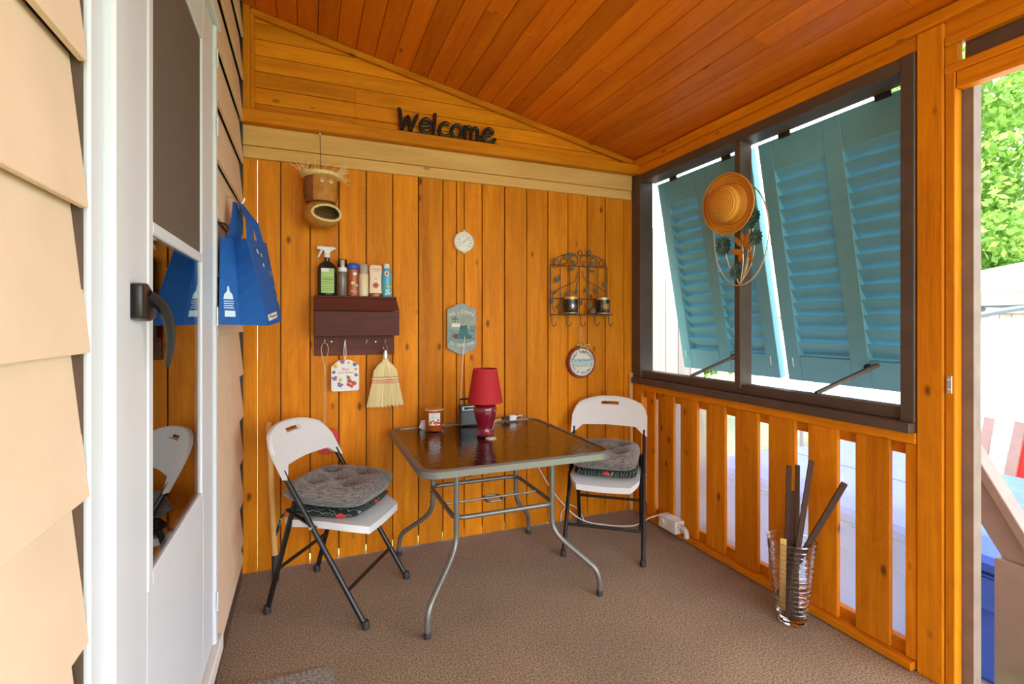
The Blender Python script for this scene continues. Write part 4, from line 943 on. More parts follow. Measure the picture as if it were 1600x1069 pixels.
for i in range(5): MB().tube([(xa_ + (xb_ - xa_) * (i + .5) / 5, YR, zb2), (xa_ + (xb_ - xa_) * (i + .5) / 5, YR - .07, zb2)], .0025, 6).build('ledge_rod', 'iron', rk)
for (px_, py_, rx, flip) in ((868, 411, 7.5, 1), (882, 409, 8, -1), (896, 406, 9.5, 1), (913, 406, 9.5, -1), (927, 409, 8.5, 1), (941, 412, 7, -1)):
    c = W(px_, py_); r_ = rx * pr_; pts = []
    for i in range(22):
        th_ = math.radians(-90 + 400 * i / 21); q = r_ * (1 - .028 * i); pts.append((c.x + flip * q * math.sin(th_ + PI / 2), YR, c.z - q * math.cos(th_ + PI / 2)))
    MB().tube(pts, .003, 6).build('scroll', 'iron', rk, smooth=True)
c = W(906, 396); MB().tube([(c.x + .017 * math.cos(i * PI / 8), YR, c.z + .019 * math.sin(i * PI / 8)) for i in range(16)], .003, 6, closed=True).build('top_loop', 'iron', rk, smooth=True)
for (a, b) in (((864, 418), (872, 402)), ((872, 402), (900, 398)), ((912, 398), (938, 404)), ((938, 404), (948, 418))):
    p, q = W(*a), W(*b); mm = (p + q) / 2 + Vector((0, 0, .012)); MB().tube(smoothpath([p, mm, q], 5), .003, 6).build('crest_rod', 'iron', rk, smooth=True)
for (ps) in (((903, 424), (897, 440), (880, 448), (864, 458)), ((908, 424), (915, 438), (930, 446), (944, 456)), ((864, 458), (862, 475), (866, 488)), ((905, 428), (900, 445), (899, 458)), ((944, 456), (946, 470), (944, 486))):
    MB().tube(smoothpath([W(*p, -.006) for p in ps], 5), .0025, 6).build('vine', 'iron', rk, smooth=True)
for i, (px_, py_, an_) in enumerate(((866, 406, .6), (886, 400, .2), (893, 398, -.5), (895, 411, -1.0), (920, 393, -.6), (924, 400, -.2), (924, 413, 1.2), (892, 421, .1), (923, 424, -.2), (872, 435, 1.5), (869, 437, 1.5), (866, 457, .5), (899, 456, 1.4), (916, 453, 1.2), (931, 455, -1.0), (944, 444, 1.3), (862, 470, 1.4), (874, 479, .5), (907, 473, 1.3), (920, 476, .4), (948, 482, 1.4), (886, 458, 1.2))):
    c = W(px_, py_, -.010); u = Vector((math.cos(an_), -.25, math.sin(an_))); v = Vector((-math.sin(an_), .15, math.cos(an_))); ll, ww = .024, .010
    ring = [c + u * (ll * math.cos(t_)) + v * (ww * math.sin(t_)) * (1 - .35 * math.cos(t_)) for t_ in [k_ * PI / 5 for k_ in range(10)]]
    MB().add(ring + [c + Vector((0, -.004, 0))], [(k_, (k_ + 1) % 10, 10) for k_ in range(10)]).build('leaf', 'leaf_iron', rk, smooth=True)
for i in range(5):
    hx = xa_ + (xb_ - xa_) * (i / 4 * 1.0) + .008; p = Vector((hx, YR - .004, zb2))
    MB().tube(smoothpath([p, p + Vector((0, -.004, -.055)), p + Vector((.006, -.016, -.078)), p + Vector((.016, -.026, -.07)), p + Vector((.020, -.030, -.05))], 4), .0028, 6).build('hook', 'iron', rk, smooth=True)
for (px_, lab, rr_, dec) in ((886.5, 'black votive cup with silver vine pattern on the iron rack', 11.5, 'steel'), (936, 'black votive cup with gold snowflake on the iron rack', 12, 'gold_paint')):
    c = W(px_, 492); vt = thing('votive_cup', lab, 'candle holder', (c.x, YR - .05, zb2 + .0035)); r_ = rr_ * pr_; T = Matrix.Translation((c.x, YR - .05, zb2 + .0035))
    if dec == 'gold_paint': r_ *= .98
    hgt = 28 * pr_
    MB().lathe([(0, 0), (r_ * .92, 0), (r_, .006), (r_, hgt), (r_ * .9, hgt), (r_ * .88, .02), (0, .02)], 28, T).build('cup', 'votive_black', vt, smooth=True)
    MB().lathe([(r_ * 1.02, hgt * .86), (r_ * 1.03, hgt), (r_ * .9, hgt + .001)], 28, T, cap=False).build('gold_rim', 'gold_paint', vt, smooth=True)
    MB().lathe([(r_ * 1.01, .004), (r_ * 1.02, .010)], 28, T, cap=False).build('base_band', 'gold_paint', vt)
    yv = YR - .05 - r_ * 1.01
    for k_ in range(8):
        a = k_ * PI / 4; d_ = Vector((math.cos(a), 0, math.sin(a))); q = Vector((c.x - .004, yv, zb2 + .0035 + hgt * .46)); rl = .028 if dec == 'gold_paint' else .022
        cyl = lambda s_: Vector((q.x + d_.x * rl * s_, YR - .05 - math.sqrt(max(0, (r_ * 1.02) ** 2 - (d_.x * rl * s_ - .004) ** 2)), q.z + d_.z * rl * s_))
        MB().tube([cyl(.1), cyl(.55), cyl(1)], [.002, .0045 if dec == 'gold_paint' else .002, .002], 5).build('flake_arm' if dec == 'gold_paint' else 'vine_print', dec, vt)
c = W(919, 486, -.05)
tag(MB().lathe([(0, -.022), (.015, -.018), (.024, -.006), (.025, .006), (.016, .020), (.004, .026), (0, .026)], 18, Matrix.Translation((c.x, YR - .05, zb2 + .026))).build('wooden_ball', 'bark', smooth=True), 'small brown wooden ball between the votive cups on the iron rack', 'ball')

# welcome script
wa, wz = PB(619, 204, YB - .05), PB(776, 227, YB - .05)
wc = thing('welcome_sign', 'dark metal script sign reading welcome standing on the ledge', 'sign', ((wa.x + wz.x) / 2, YB - .05, 2.492))
wx0, wx1, zb3 = wa.x + .01, wz.x, 2.493
B('base_bar', 'bronze_black', wc, wx0 - .005, wx1 + .004, YB - .056, YB - .028, zb3, zb3 + .014, bevel=.002)
sx_, sz_ = (wx1 - wx0) / 5.15, .082; zo = zb3 + .014
strokes = {'w': [[(0.05, 1.5), (.1, 1.42), (.2, .1)], [(.2, .1), (.5, 1.1), (.62, .1)], [(.62, .1), (.92, 1.15), (1.02, 1.22)]],
 'e': [[(1.08, .5), (1.5, .62), (1.62, .85), (1.42, 1.12), (1.2, .85), (1.15, .4), (1.35, .06), (1.62, .15), (1.72, .35)]],
 'l': [[(1.86, 1.62), (1.82, .8), (1.74, .1)]],
 'c': [[(2.6, .92), (2.4, 1.05), (2.15, .75), (2.1, .3), (2.3, .04), (2.6, .15)]],
 'o': [[(3.0, 1.02), (2.78, .8), (2.72, .4), (2.9, .06), (3.15, .2), (3.25, .65), (3.12, .98), (3.0, 1.02)]],
 'm': [[(3.42, 1.05), (3.42, .08)], [(3.42, .7), (3.6, 1.0), (3.74, .85), (3.74, .08)], [(3.74, .7), (3.95, 1.0), (4.1, .85), (4.1, .08)], [(4.1, .1), (4.3, .25)]],
 'ee': [[(4.35, .45), (4.75, .65), (4.95, .85), (4.75, 1.12), (4.5, .85), (4.45, .4), (4.65, .06), (4.95, .15), (5.08, .4)]]}
for k_, ss in strokes.items():
    m = MB()
    for s_ in ss: m.tube(smoothpath([(wx0 + a * sx_, YB - .042, zo + b * sz_) for a, b in s_], 5), .0135, 8, flat=.9)
    m.build('letter', 'bronze_black', wc, smooth=True)

# coconut monkey head bird feeder
cp_ = PB(500, 310, 2.93)
cn = thing('coconut_feeder', 'carved coconut head with straw hat and open mouth hanging from the beam', 'bird feeder', (cp_.x, 2.93, PB(500, 355, 2.93).z))
uz = 2.80 / 782; ctr = Vector((cp_.x + .004, 2.93, 0)); zt2, zm, zl = PB(500, 276, 2.93).z, PB(500, 318, 2.93).z, PB(500, 355, 2.93).z
R1 = 26 * uz
fwd = Vector((.25, -1, 0)).normalized(); rgt = Vector((1, .25, 0)).normalized()
MB().lathe([(R1 * .80, zm), (R1 * .94, zm + .03), (R1 * .98, zm + .07), (R1 * .95, zm + .12), (R1 * .86, zt2), (0, zt2 + .006)], 28, Matrix.Translation(ctr)).build('head', 'coconut_husk', cn, smooth=True)
# face plate on the front
m = MB(); n_ = 10; pts = []
for j in range(9):
    zz_ = zm + .002 + (zt2 - zm - .006) * j / 8
    for i in range(n_ + 1):
        a = -.95 + 1.5 * i / n_ + math.atan2(fwd.y, fwd.x) + .25; r_ = R1 * (1.0 + .06 * math.sin(PI * i / n_) + (.10 * math.exp(-((j - 3.5) / 1.8) ** 2) * math.exp(-((i - 5) / 2.2) ** 2)))
        if j == 0: r_ *= .9
        pts.append((ctr.x + r_ * math.cos(a), ctr.y + r_ * math.sin(a), zz_))
m.add(pts, [(j * (n_ + 1) + i, j * (n_ + 1) + i + 1, (j + 1) * (n_ + 1) + i + 1, (j + 1) * (n_ + 1) + i) for j in range(8) for i in range(n_)]).build('face', 'coconut_face', cn, smooth=True)
aF = math.atan2(fwd.y, fwd.x)
for s in (-.28, .22):
    a = aF + .05 + s; e = Vector((ctr.x + R1 * 1.06 * math.cos(a), ctr.y + R1 * 1.06 * math.sin(a), zt2 - .045))
    ey = MB().lathe([(0, -.012), (.009, -.006), (.012, 0), (.009, .006), (0, .012)], 12, Matrix.Translation(e)).build('eye', 'plaque_cream', cn, smooth=True)
    MB().lathe([(0, -.004), (.005, 0), (0, .004)], 8, Matrix.Translation(e + Vector((.003, -.011, 0)))).build('pupil', 'ink_black', ey, smooth=True)
MB().tube([Vector((ctr.x + R1 * 1.09 * math.cos(aF + .05 + q), ctr.y + R1 * 1.09 * math.sin(aF + .05 + q), zt2 - .085 - .006 * abs(q))) for q in (-.25, 0, .25)], .003, 6).build('nose_line', 'bark', cn)
# lower coconut with mouth opening
mc = Vector((cp_.x + .008, 2.93, (zm + zl) / 2 + .004)); R2 = 28 * uz; hz_ = (zm - zl) / 2 + .012
m = MB(); seg = 32; prow = 13; pts = []; fs = []
mouthA = aF + .12
for j in range(prow):
    ph = -PI / 2 * .92 + PI * .92 * j / (prow - 1)
    for k_ in range(seg):
        a = 2 * PI * k_ / seg; pts.append((mc.x + R2 * math.cos(ph) * math.cos(a), mc.y + R2 * math.cos(ph) * math.sin(a), mc.z + hz_ * math.sin(ph)))
def inmouth(j, k_):
    ph = -PI / 2 * .92 + PI * .92 * (j + .5) / (prow - 1); a = (2 * PI * (k_ + .5) / seg - mouthA + PI) % (2 * PI) - PI
    return (a / .85) ** 2 + ((ph + .05) / .55) ** 2 < 1
for j in range(prow - 1):
    for k_ in range(seg):
        if not inmouth(j, k_): fs.append((j * seg + k_, j * seg + (k_ + 1) % seg, (j + 1) * seg + (k_ + 1) % seg, (j + 1) * seg + k_))
fs += [list(range(seg))[::-1], [(prow - 1) * seg + k_ for k_ in range(seg)]]
m.add(pts, fs).build('jaw', 'coconut_face', cn, smooth=True)
MB().add([mc + (Vector(p) - mc) * .93 for p in pts], fs).build('hollow', 'coconut_inside', cn, smooth=True)
lip = []
for i in range(28):
    t_ = 2 * PI * i / 28; a = mouthA + .88 * math.cos(t_); ph = -.05 + .56 * math.sin(t_); lip.append((mc.x + R2 * 1.01 * math.cos(ph) * math.cos(a), mc.y + R2 * 1.01 * math.cos(ph) * math.sin(a), mc.z + hz_ * 1.01 * math.sin(ph)))
MB().tube(lip, .0065, 7, closed=True).build('lip', 'straw', cn, smooth=True)
MB().lathe([(R1 * .98, zt2 - .012), (R1 * 1.12, zt2 - .004), (R1 * 1.10, zt2 + .012), (R1 * .95, zt2 + .018), (R1 * .7, zt2 + .022)], 28, Matrix.Translation(ctr)).build('hat_band', 'straw', cn, smooth=True)
rnd = random.Random(2); m = MB()
for i in range(46):
    a = rnd.uniform(0, 2 * PI); b0 = ctr + Vector((math.cos(a) * R1 * 1.05, math.sin(a) * R1 * 1.05, zt2 + .008)); out_ = rnd.uniform(.01, .06); upz = rnd.uniform(-.03, .06) if math.cos(a) > .3 else rnd.uniform(.01, .06)
    tip = b0 + Vector((math.cos(a) * out_ + rnd.uniform(.0, .03), math.sin(a) * out_ * .6, upz)); m.tube([b0, (b0 + tip) / 2 + Vector((0, 0, .006)), tip], .0014, 4)
o = m.build('straw_fringe', 'straw_pale', cn); o['kind'] = 'stuff'
hk_ = PB(500, 210, YB - .06)
MB().tube([(ctr.x, 2.93, zt2 + .01), (hk_.x, YB - .055, hk_.z)], .0015, 5).build('string', 'wire_black', cn)
ch_ = MB().tube(smoothpath([(hk_.x, YB - .028, hk_.z + .02), (hk_.x, YB - .05, hk_.z + .02), (hk_.x, YB - .06, hk_.z + .005), (hk_.x, YB - .05, hk_.z - .008), (hk_.x, YB - .042, hk_.z + .002)], 4), .0025, 6).build('cup_hook', 'steel', smooth=True)
tag(ch_, 'small steel cup hook in the raw beam above the coconut head', 'hook')

# tote bag
tg = thing('tote_bag', 'blue reusable tote bag hanging from a hook on the siding', 'bag', (-.22, 2.30, 1.34))
b_ = [Vector(p) for p in ((-.302, 2.12, 1.355), (-.135, 2.10, 1.350), (-.105, 2.47, 1.375), (-.285, 2.50, 1.37))]   # near-left, near-right, far-right, far-left (bottom)
t_ = [Vector(p) for p in ((-.302, 2.15, 1.685), (-.215, 2.16, 1.685), (-.170, 2.50, 1.72), (-.285, 2.52, 1.72))]
fold = lambda z: Vector((-.245, 2.19, z))
m = MB(); nm = 6; rows = []
for j in range(nm + 1):
    s_ = j / nm; A1 = b_[0].lerp(t_[0], s_); C1 = b_[1].lerp(t_[1], s_); D1 = b_[2].lerp(t_[2], s_); E1 = b_[3].lerp(t_[3], s_)
    f1 = A1.lerp(C1, .42) + Vector((0, .010 + .055 * s_, 0)); m1 = C1.lerp(D1, .5) + Vector((.010 * math.sin(PI * s_) + .012 * (1 - s_), 0, 0)); g1 = D1.lerp(E1, .5) - Vector((0, .05 * s_, 0))
    rows.append([A1, f1, C1, m1, D1, g1, E1])
K = 7; m.add([p for r in rows for p in r], [(j * K + i, j * K + (i + 1) % K, (j + 1) * K + (i + 1) % K, (j + 1) * K + i) for j in range(nm) for i in range(K)] + [list(range(K))[::-1]])
m.build('body', 'tote_blue', tg, bevel=0)
MB().tube([rows[j][2] for j in range(nm + 1)], .0022, 6).build('seam', 'tote_blue', tg)
hkp = Vector((XL + .055, 2.44, 1.875))
for (p, q, side_) in ((t_[1].lerp(t_[2], .22), t_[1].lerp(t_[2], .80), 'outer'), (t_[0].lerp(t_[3], .2) + Vector((.012, 0, 0)), t_[0].lerp(t_[3], .75) + Vector((.012, 0, 0)), 'inner')):
    ap = hkp + Vector((.01 if side_ == 'outer' else -.01, -.0, .004))
    for (e0, sg) in ((p, -1), (q, 1)):
        w_ = Vector((.010, .022, 0)); d_ = Vector((.014, 0, 0))
        MB().add([e0 - w_ - UP * .03, e0 + w_ - UP * .03, (e0 + ap) / 2 + w_ + d_, ap + w_ * .5, ap - w_ * .5, (e0 + ap) / 2 - w_ + d_] + [x_ + Vector((-.004, 0, 0)) for x_ in (e0 - w_ - UP * .03, e0 + w_ - UP * .03, (e0 + ap) / 2 + w_ + d_, ap + w_ * .5, ap - w_ * .5, (e0 + ap) / 2 - w_ + d_)],
                 [(0, 1, 2, 5), (5, 2, 3, 4), (6, 11, 8, 7), (11, 10, 9, 8), (0, 6, 7, 1), (1, 7, 8, 2), (2, 8, 9, 3), (3, 9, 10, 4), (4, 10, 11, 5), (5, 11, 6, 0)]).build('handle', 'tote_blue', tg)
# prints: bottle on the gusset, blossoms on the broad face
def gus(u, s_): return b_[0].lerp(t_[0], s_).lerp(rows[0][1].lerp(rows[nm][1], s_), u) + Vector((0, -.0025, 0))
bo = [(.25, .10), (.78, .10), (.80, .30), (.72, .345), (.58, .38), (.55, .44), (.47, .44), (.44, .38), (.30, .345), (.22, .30)]
MB().add([gus(a, b) for a, b in [(.28, .09), (.80, .09), (.80, .16), (.28, .16)]], [(0, 1, 2, 3)]).build('bottle_print', 'tote_print', tg)
MB().add([gus(a, b) for a, b in [(.22, .29), (.74, .29), (.70, .345), (.56, .38), (.53, .44), (.44, .44), (.41, .38), (.26, .345)]], [list(range(8))]).build('bottle_print', 'tote_print', tg)
for k_, wd_ in enumerate((.62, .60, .56, .60)):
    b = .26 - .025 * k_; MB().add([gus(.24, b), gus(.24 + wd_ * .85, b), gus(.24 + wd_ * .85, b + .011), gus(.24, b + .011)], [(0, 1, 2, 3)]).build('print_line', 'tote_print', tg)
def broad(u, s_):
    C1 = b_[1].lerp(t_[1], s_); D1 = b_[2].lerp(t_[2], s_); M1 = rows[0][3].lerp(rows[nm][3], s_) + Vector((.010 * math.sin(PI * s_), 0, 0))
    p = C1.lerp(M1, u * 2) if u < .5 else M1.lerp(D1, u * 2 - 1); return p + Vector((.004, -.002, 0))
for (u, s_, a, mt) in ((.28, .86, .04, 'tote_print'), (.40, .82, .03, 'ink_yellow'), (.36, .70, .03, 'tote_print'), (.62, .60, .045, 'ink_yellow'), (.68, .42, .03, 'ink_yellow'), (.70, .28, .045, 'ink_yellow'), (.90, .30, .02, 'ink_yellow'), (.85, .16, .03, 'ink_blue'), (.82, .08, .03, 'ink_blue')):
    MB().add([broad(u + a * math.cos(q * PI / 4) * (1.2 if q % 2 else .8), s_ + a * .8 * math.sin(q * PI / 4)) for q in range(8)], [list(range(8))]).build('blossom_print', mt, tg)
MB().add([broad(a, b) for a, b in ((.02, .05), (.42, .07), (.42, .14), (.02, .12))], [(0, 1, 2, 3)]).build('logo_patch', 'label_white', tg)
MB().tube([broad(.07 + .06 * k_, .085 + .02 * (k_ % 2)) + Vector((.001, -.001, 0)) for k_ in range(6)], .003, 5).build('logo_mark', 'ink_grey', tg)
tag(MB().tube(smoothpath([(XL + .012, 2.44, 1.90), (XL + .04, 2.44, 1.895), (XL + .06, 2.44, 1.872), (XL + .075, 2.44, 1.885), (XL + .078, 2.44, 1.90)], 4), .003, 7).build('wall_hook', 'steel', smooth=True), 'small steel hook in the siding holding the tote bag', 'hook')
tag(MB().tube(smoothpath([(XL + .015, 2.20, 1.745), (XL + .04, 2.20, 1.74), (XL + .05, 2.20, 1.72), (XL + .045, 2.2, 1.70)], 4), .004, 7).build('wall_hook', 'bronze_black', smooth=True), 'small dark hook in the siding beside the tote bag top', 'hook')

# broom handle
h0 = PB(431, 870, 3.02); h1 = PB(419.5, 660, 3.035)
bh_ = thing('broom_handle', 'bare wooden broom handle with black end leaning against the boards', 'broom handle', (h0.x, 2.96, 0))
pA, pM, pZ = Vector((h0.x + .002, 2.93, .10)), None, Vector((h1.x, 3.03, h1.z))
MB().tube([pA, pZ], .0155, 14).build('shaft', 'raw_Z', bh_, smooth=True)
MB().tube([Vector((h0.x + .004, 2.915, 0.002)), pA + (pZ - pA) * .04], .017, 14).build('grip', 'rubber', bh_, smooth=True)

# =================================================================== WINDOW THINGS
hc = PR(1143, 319, XR - .05)
ax_ = Vector((-1, -.10, -.10)).normalized(); Mh = Matrix.Translation(PR(1141, 319, XR - .070)) @ ax_.to_track_quat('Z', 'Y').to_matrix().to_4x4()
hat = thing('straw_hat', 'orange woven straw hat hung on the window mullion', 'hat', PR(1141, 319, XR - .070)); rb_ = .162
hat.rotation_euler = ax_.to_track_quat('Z', 'Y').to_euler()
prof = [(.001, .094), (.04, .093), (.078, .086), (.096, .066), (.102, .035), (.104, .008), (.112, -.002), (.135, -.002), (.155, .008), (rb_, .024)]
MB().lathe(prof + [(rb_, .027), (.154, .012), (.135, .002), (.113, .003)][0:1], 48, None, cap=False).build('crown_and_brim', 'hat_straw', hat, smooth=True, local=True)
MB().tube([(rb_ * math.cos(i * PI / 24), rb_ * math.sin(i * PI / 24), .025) for i in range(48)], .003, 6, closed=True).build('brim_edge', 'hat_brim', hat, smooth=True, local=True)
YW = XR - .022
def V(px_, py_, dx=0): return PR(px_, py_, YW + dx)
wc_ = V(1156, 367)
wr_ = thing('flower_wreath', 'oval gold wire wreath with teal metal flowers on the mullion', 'wall decoration', V(1156, 445))
ry_, rz_ = .185, .275
MB().tube([(YW, wc_.y + ry_ * math.cos(i * PI / 24), wc_.z + rz_ * math.sin(i * PI / 24)) for i in range(48)], .0035, 7, closed=True).build('ring', 'ring_gold', wr_, smooth=True)
base = V(1156, 444)
def flower(px_, py_, r_, mt, npet=14):
    c = V(px_, py_, -.014); m = MB()
    for lay, (rr_, dz) in enumerate(((1, 0), (.7, -.005), (.42, -.010))):
        for k_ in range(npet):
            a = 2 * PI * (k_ + .5 * lay) / npet; d_ = Vector((0, math.cos(a), math.sin(a))); s_ = Vector((0, -math.sin(a), math.cos(a))); R_ = r_ * rr_
            m.add([c + Vector((dz, 0, 0)) + d_ * R_ * .12, c + Vector((dz, 0, 0)) + d_ * R_ * .7 + s_ * R_ * .17, c + Vector((dz - .006, 0, 0)) + d_ * R_, c + Vector((dz, 0, 0)) + d_ * R_ * .7 - s_ * R_ * .17], [(0, 1, 2, 3)])
    f_ = m.build('flower', mt, wr_)
    MB().lathe([(.012, 0), (.009, .006), (0, .008)], 10, Matrix.Translation(c + Vector((-.008, 0, 0))) @ Matrix.Rotation(-PI / 2, 4, 'Y')).build('flower_centre', 'flower_teal', f_, smooth=True)
    MB().tube(smoothpath([c, (c + base) / 2 + Vector((.004, (c.y - base.y) * .15, -.02)), base], 5), .0028, 6).build('stem', 'ring_gold', wr_, smooth=True)
for (a, b, r_) in ((1131, 385, .062), (1181, 371, .050), (1150, 425, .048), (1178, 338, .048), (1172, 348, .045)): flower(a, b, r_, 'flower_teal')
for (a, b, an_, ll) in ((1153, 378, 2.2, .035), (1165, 376, .9, .045), (1170, 385, .2, .03), (1152, 394, 2.9, .04), (1157, 399, -1.6, .035), (1173, 402, -1.2, .032), (1160, 372, 1.6, .032)):
    c = V(a, b, -.02); u = Vector((-.15, -math.cos(an_), math.sin(an_))); v = Vector((0, math.sin(an_), math.cos(an_)))
    ring = [c + u * (ll * math.cos(q)) + v * (ll * .42 * math.sin(q)) for q in [k_ * PI / 5 for k_ in range(10)]]
    MB().add(ring + [c + Vector((-.006, 0, 0))], [(k_, (k_ + 1) % 10, 10) for k_ in range(10)]).build('golden_leaf', 'flower_orange', wr_, smooth=True)
for (a, b) in ((1160, 380), (1170, 400)): MB().tube(smoothpath([V(a, b, -.015), V((a + 1156) / 2 + 3, (b + 444) / 2, -.008), base], 5), .0028, 6).build('stem', 'ring_gold', wr_, smooth=True)

# outlet box
ob = thing('outlet_box', 'white electrical outlet box with pipe elbow on the bottom rail', 'outlet', (XR - .04, 2.59, .036))
B('box', 'white_plastic', ob, XR - .075, XR - .001, 2.505, 2.665, .037, .115, bevel=.003)
for y in (2.545, 2.62):
    B('socket', 'cream_plastic', ob, XR - .077, XR - .075, y - .018, y + .018, .055, .097, bevel=.001)
MB().lathe([(.014, 0), (.014, .01), (.010, .012)], 12, Matrix.Translation((XR - .075, 2.62, .085)) @ Matrix.Rotation(-PI / 2, 4, 'Y')).build('plug', 'white_plastic', ob, smooth=True)
MB().tube(smoothpath([(XR - .04, 2.505, .085), (XR - .04, 2.475, .085), (XR - .04, 2.452, .078), (XR - .04, 2.444, .055), (XR - .04, 2.444, .037)], 5), .016, 14).build('elbow', 'pvc', ob, smooth=True)
MB().tube([(XR - .04, 2.506, .085), (XR - .04, 2.492, .085)], .020, 14).build('collar', 'pvc', ob, smooth=True)

# vase with sticks
vx, vy = 2.045, 1.63
vs_ = thing('glass_vase', 'tall ribbed clear glass vase on the carpet beside the slats', 'vase', (vx, vy, 0))
pf = [(0, .002), (.052, .002), (.058, .008), (.0595, .022)]
Hv = .375
for i in range(60):
    z = .03 + (Hv - .03) * i / 59; r_ = .060 + .040 * ((z - .03) / (Hv - .03)) ** .8
    pf.append((r_ + (.0016 if i % 5 == 0 and i < 52 else 0), z))
inn = [(.097, Hv), (.0945, Hv - .02)] + [(.056 + .0375 * ((z - .03) / (Hv - .03)) ** .8, z) for z in [Hv - .05 - (Hv - .09) * k_ / 8 for k_ in range(9)]] + [(.035, .033), (0, .030)]
MB().lathe(pf + inn, 40, Matrix.Translation((vx, vy, 0)), cap=False).build('body', 'vase_glass', vs_, smooth=True)
for k_ in range(14):
    z = .06 + (Hv - .085) * k_ / 13; r_ = .0605 + .040 * ((z - .03) / (Hv - .03)) ** .8
    MB().tube([(vx + r_ * math.cos(i * PI / 18), vy + r_ * math.sin(i * PI / 18), z) for i in range(36)], .0018, 6, closed=True).build('rib', 'vase_glass', vs_, smooth=True)
MB().tube([(vx + .099 * math.cos(i * PI / 18), vy + .099 * math.sin(i * PI / 18), Hv) for i in range(36)], .0026, 6, closed=True).build('rim', 'vase_glass', vs_, smooth=True)
MB().lathe([(0, .004), (.050, .004), (.054, .010), (.055, .022), (.05, .028), (0, .030)], 32, Matrix.Translation((vx, vy, 0))).build('thick_base', 'vase_glass', vs_, smooth=True)
def stick(px_, py_, X_, bx_, by_, label, w_=.022, mat='stick_brown', name='wooden_stick', th_=.016, grp='brown sticks in the vase', zb_=.04):
    tp_ = PR(px_, py_, X_); b0 = Vector((vx + bx_, vy + by_, zb_))
    return tag(MB().bar(b0, tp_, w_, th_, up=(-.7, -.7, .1)).build(name, mat, bevel=.0015), label, 'stick', grp)
stick(1233, 728, 2.055, .002, .034, 'upright dark brown stick in the vase behind the tilted ones')
stick(1246, 727, 2.09, .036, .006, 'upright dark brown stick in the vase touching the slats', .02)
stick(1239, 768, 2.075, .028, .030, 'short dark brown stick in the vase between the upright ones', .018)
stick(1268, 720, 2.07, -.040, -.012, 'slightly tilted dark brown stick in the vase')
stick(1320, 755, 2.16, -.035, .038, 'strongly tilted dark brown stick leaning over the vase rim', .024, zb_=.11)
rl_ = stick(1224, 842, 1.99, -.024, .028, 'short pale wooden ruler standing in the vase', .026, 'raw_Z', 'ruler', .004, None)

# door mat
c0 = PF(521, 1043); c1 = PF(405, 1069); c2 = PF(524, 1069)
e1 = (c1 - c0).normalized(); e2 = Vector((-e1.y, e1.x, 0))
if e2.dot(c2 - c0) < 0: e2 = -e2
pts = [(0.03, 0), (.5, 0), (.5, .42), (0, .42), (0, .03), (.01, .01)]
m = MB(); m.prism(pts, c0 + Vector((0, 0, .002)), e1, e2, .010 if e1.cross(e2).z > 0 else -.010)
tag(m.build('door_mat', 'mat_grey', bevel=.002), 'mottled grey and beige door mat on the carpet', 'mat')

# =================================================================== OUTSIDE
gz = -.55
g = MB().box(-12, 30, -18, 30, gz - .1, gz).build('ground', 'grass'); struct(tag(g, 'lawn and yard around the porch', 'ground'))
dk_ = MB().box(2.45, 10.4, -1.5, 5.3, gz, gz + .06).build('patio', 'deck_grey'); struct(tag(dk_, 'grey patio slab beside the porch', 'patio'))
def fence(name, label, p, q, z0, z1, n, mat='grey_Z'):
    p, q = Vector(p), Vector(q); t = thing(name, label, 'fence', ((p.x + q.x) / 2, (p.y + q.y) / 2, z0)); d = (q - p) / n; u = d.normalized(); nn = Vector((-u.y, u.x, 0))
    for i in range(n):
        a = p + d * i + u * .004; b = p + d * (i + 1) - u * .004; hh = z1 + random.uniform(-.015, .015)
        MB().hexa([Vector((e.x, e.y, z)) + nn * o for z in (z0, hh) for o in (0, .02) for e in (a, b)]).build('plank', mat, t)
    for z in (z0 + .4, z1 - .3): MB().bar(p + nn * .04 + UP * z, q + nn * .04 + UP * z, .04, .08).build('rail', mat, t)
    return t
fence('side_fence', 'weathered grey plank fence just outside the window by the back corner', (2.40, 3.42, 0), (3.2, 3.42, 0), gz, 2.15, 6)
fence('yard_fence', 'long pale plank fence at the far side of the yard', (10.6, -2.0, 0), (10.6, 9.0, 0), gz, 1.86, 70)
fence('back_fence', 'plank fence closing the back of the yard behind the shrubs', (3.4, 9.0, 0), (10.5, 9.0, 0), gz, 1.5, 44)
# spa
SZ = .18
sp2 = thing('hot_tub', 'square hot tub under a blue vinyl cover beside the porch', 'hot tub', (4.2, 2.3, gz + .06))
B('cabinet', 'spa_blue', sp2, 3.22, 5.0, 1.1, 3.35, gz + .06, SZ - .13, bevel=.03)
cv = B('cover', 'spa_blue', sp2, 3.16, 5.06, 1.04, 3.41, SZ - .10, SZ, bevel=.03)
B('cover_skirt', 'spa_blue', sp2, 3.15, 5.07, 1.03, 3.42, SZ - .26, SZ - .10, bevel=.005)
for y in (1.05, 2.25): MB().tube([(3.155, y + .02, SZ - .09), (3.155, y + 1.1, SZ - .09)], .006, 6).build('piping', 'tote_navy', cv)
MB().tube([(4.1, 1.06, SZ + .002), (4.1, 3.39, SZ + .002)], .008, 6).build('fold_seam', 'tote_navy', cv)
for y in (1.5, 2.3, 3.0): MB().bar((3.146, y, SZ - .12), (3.146, y, SZ - .4), .03, .006, up=(1, 0, 0)).build('strap', 'tote_navy', sp2)
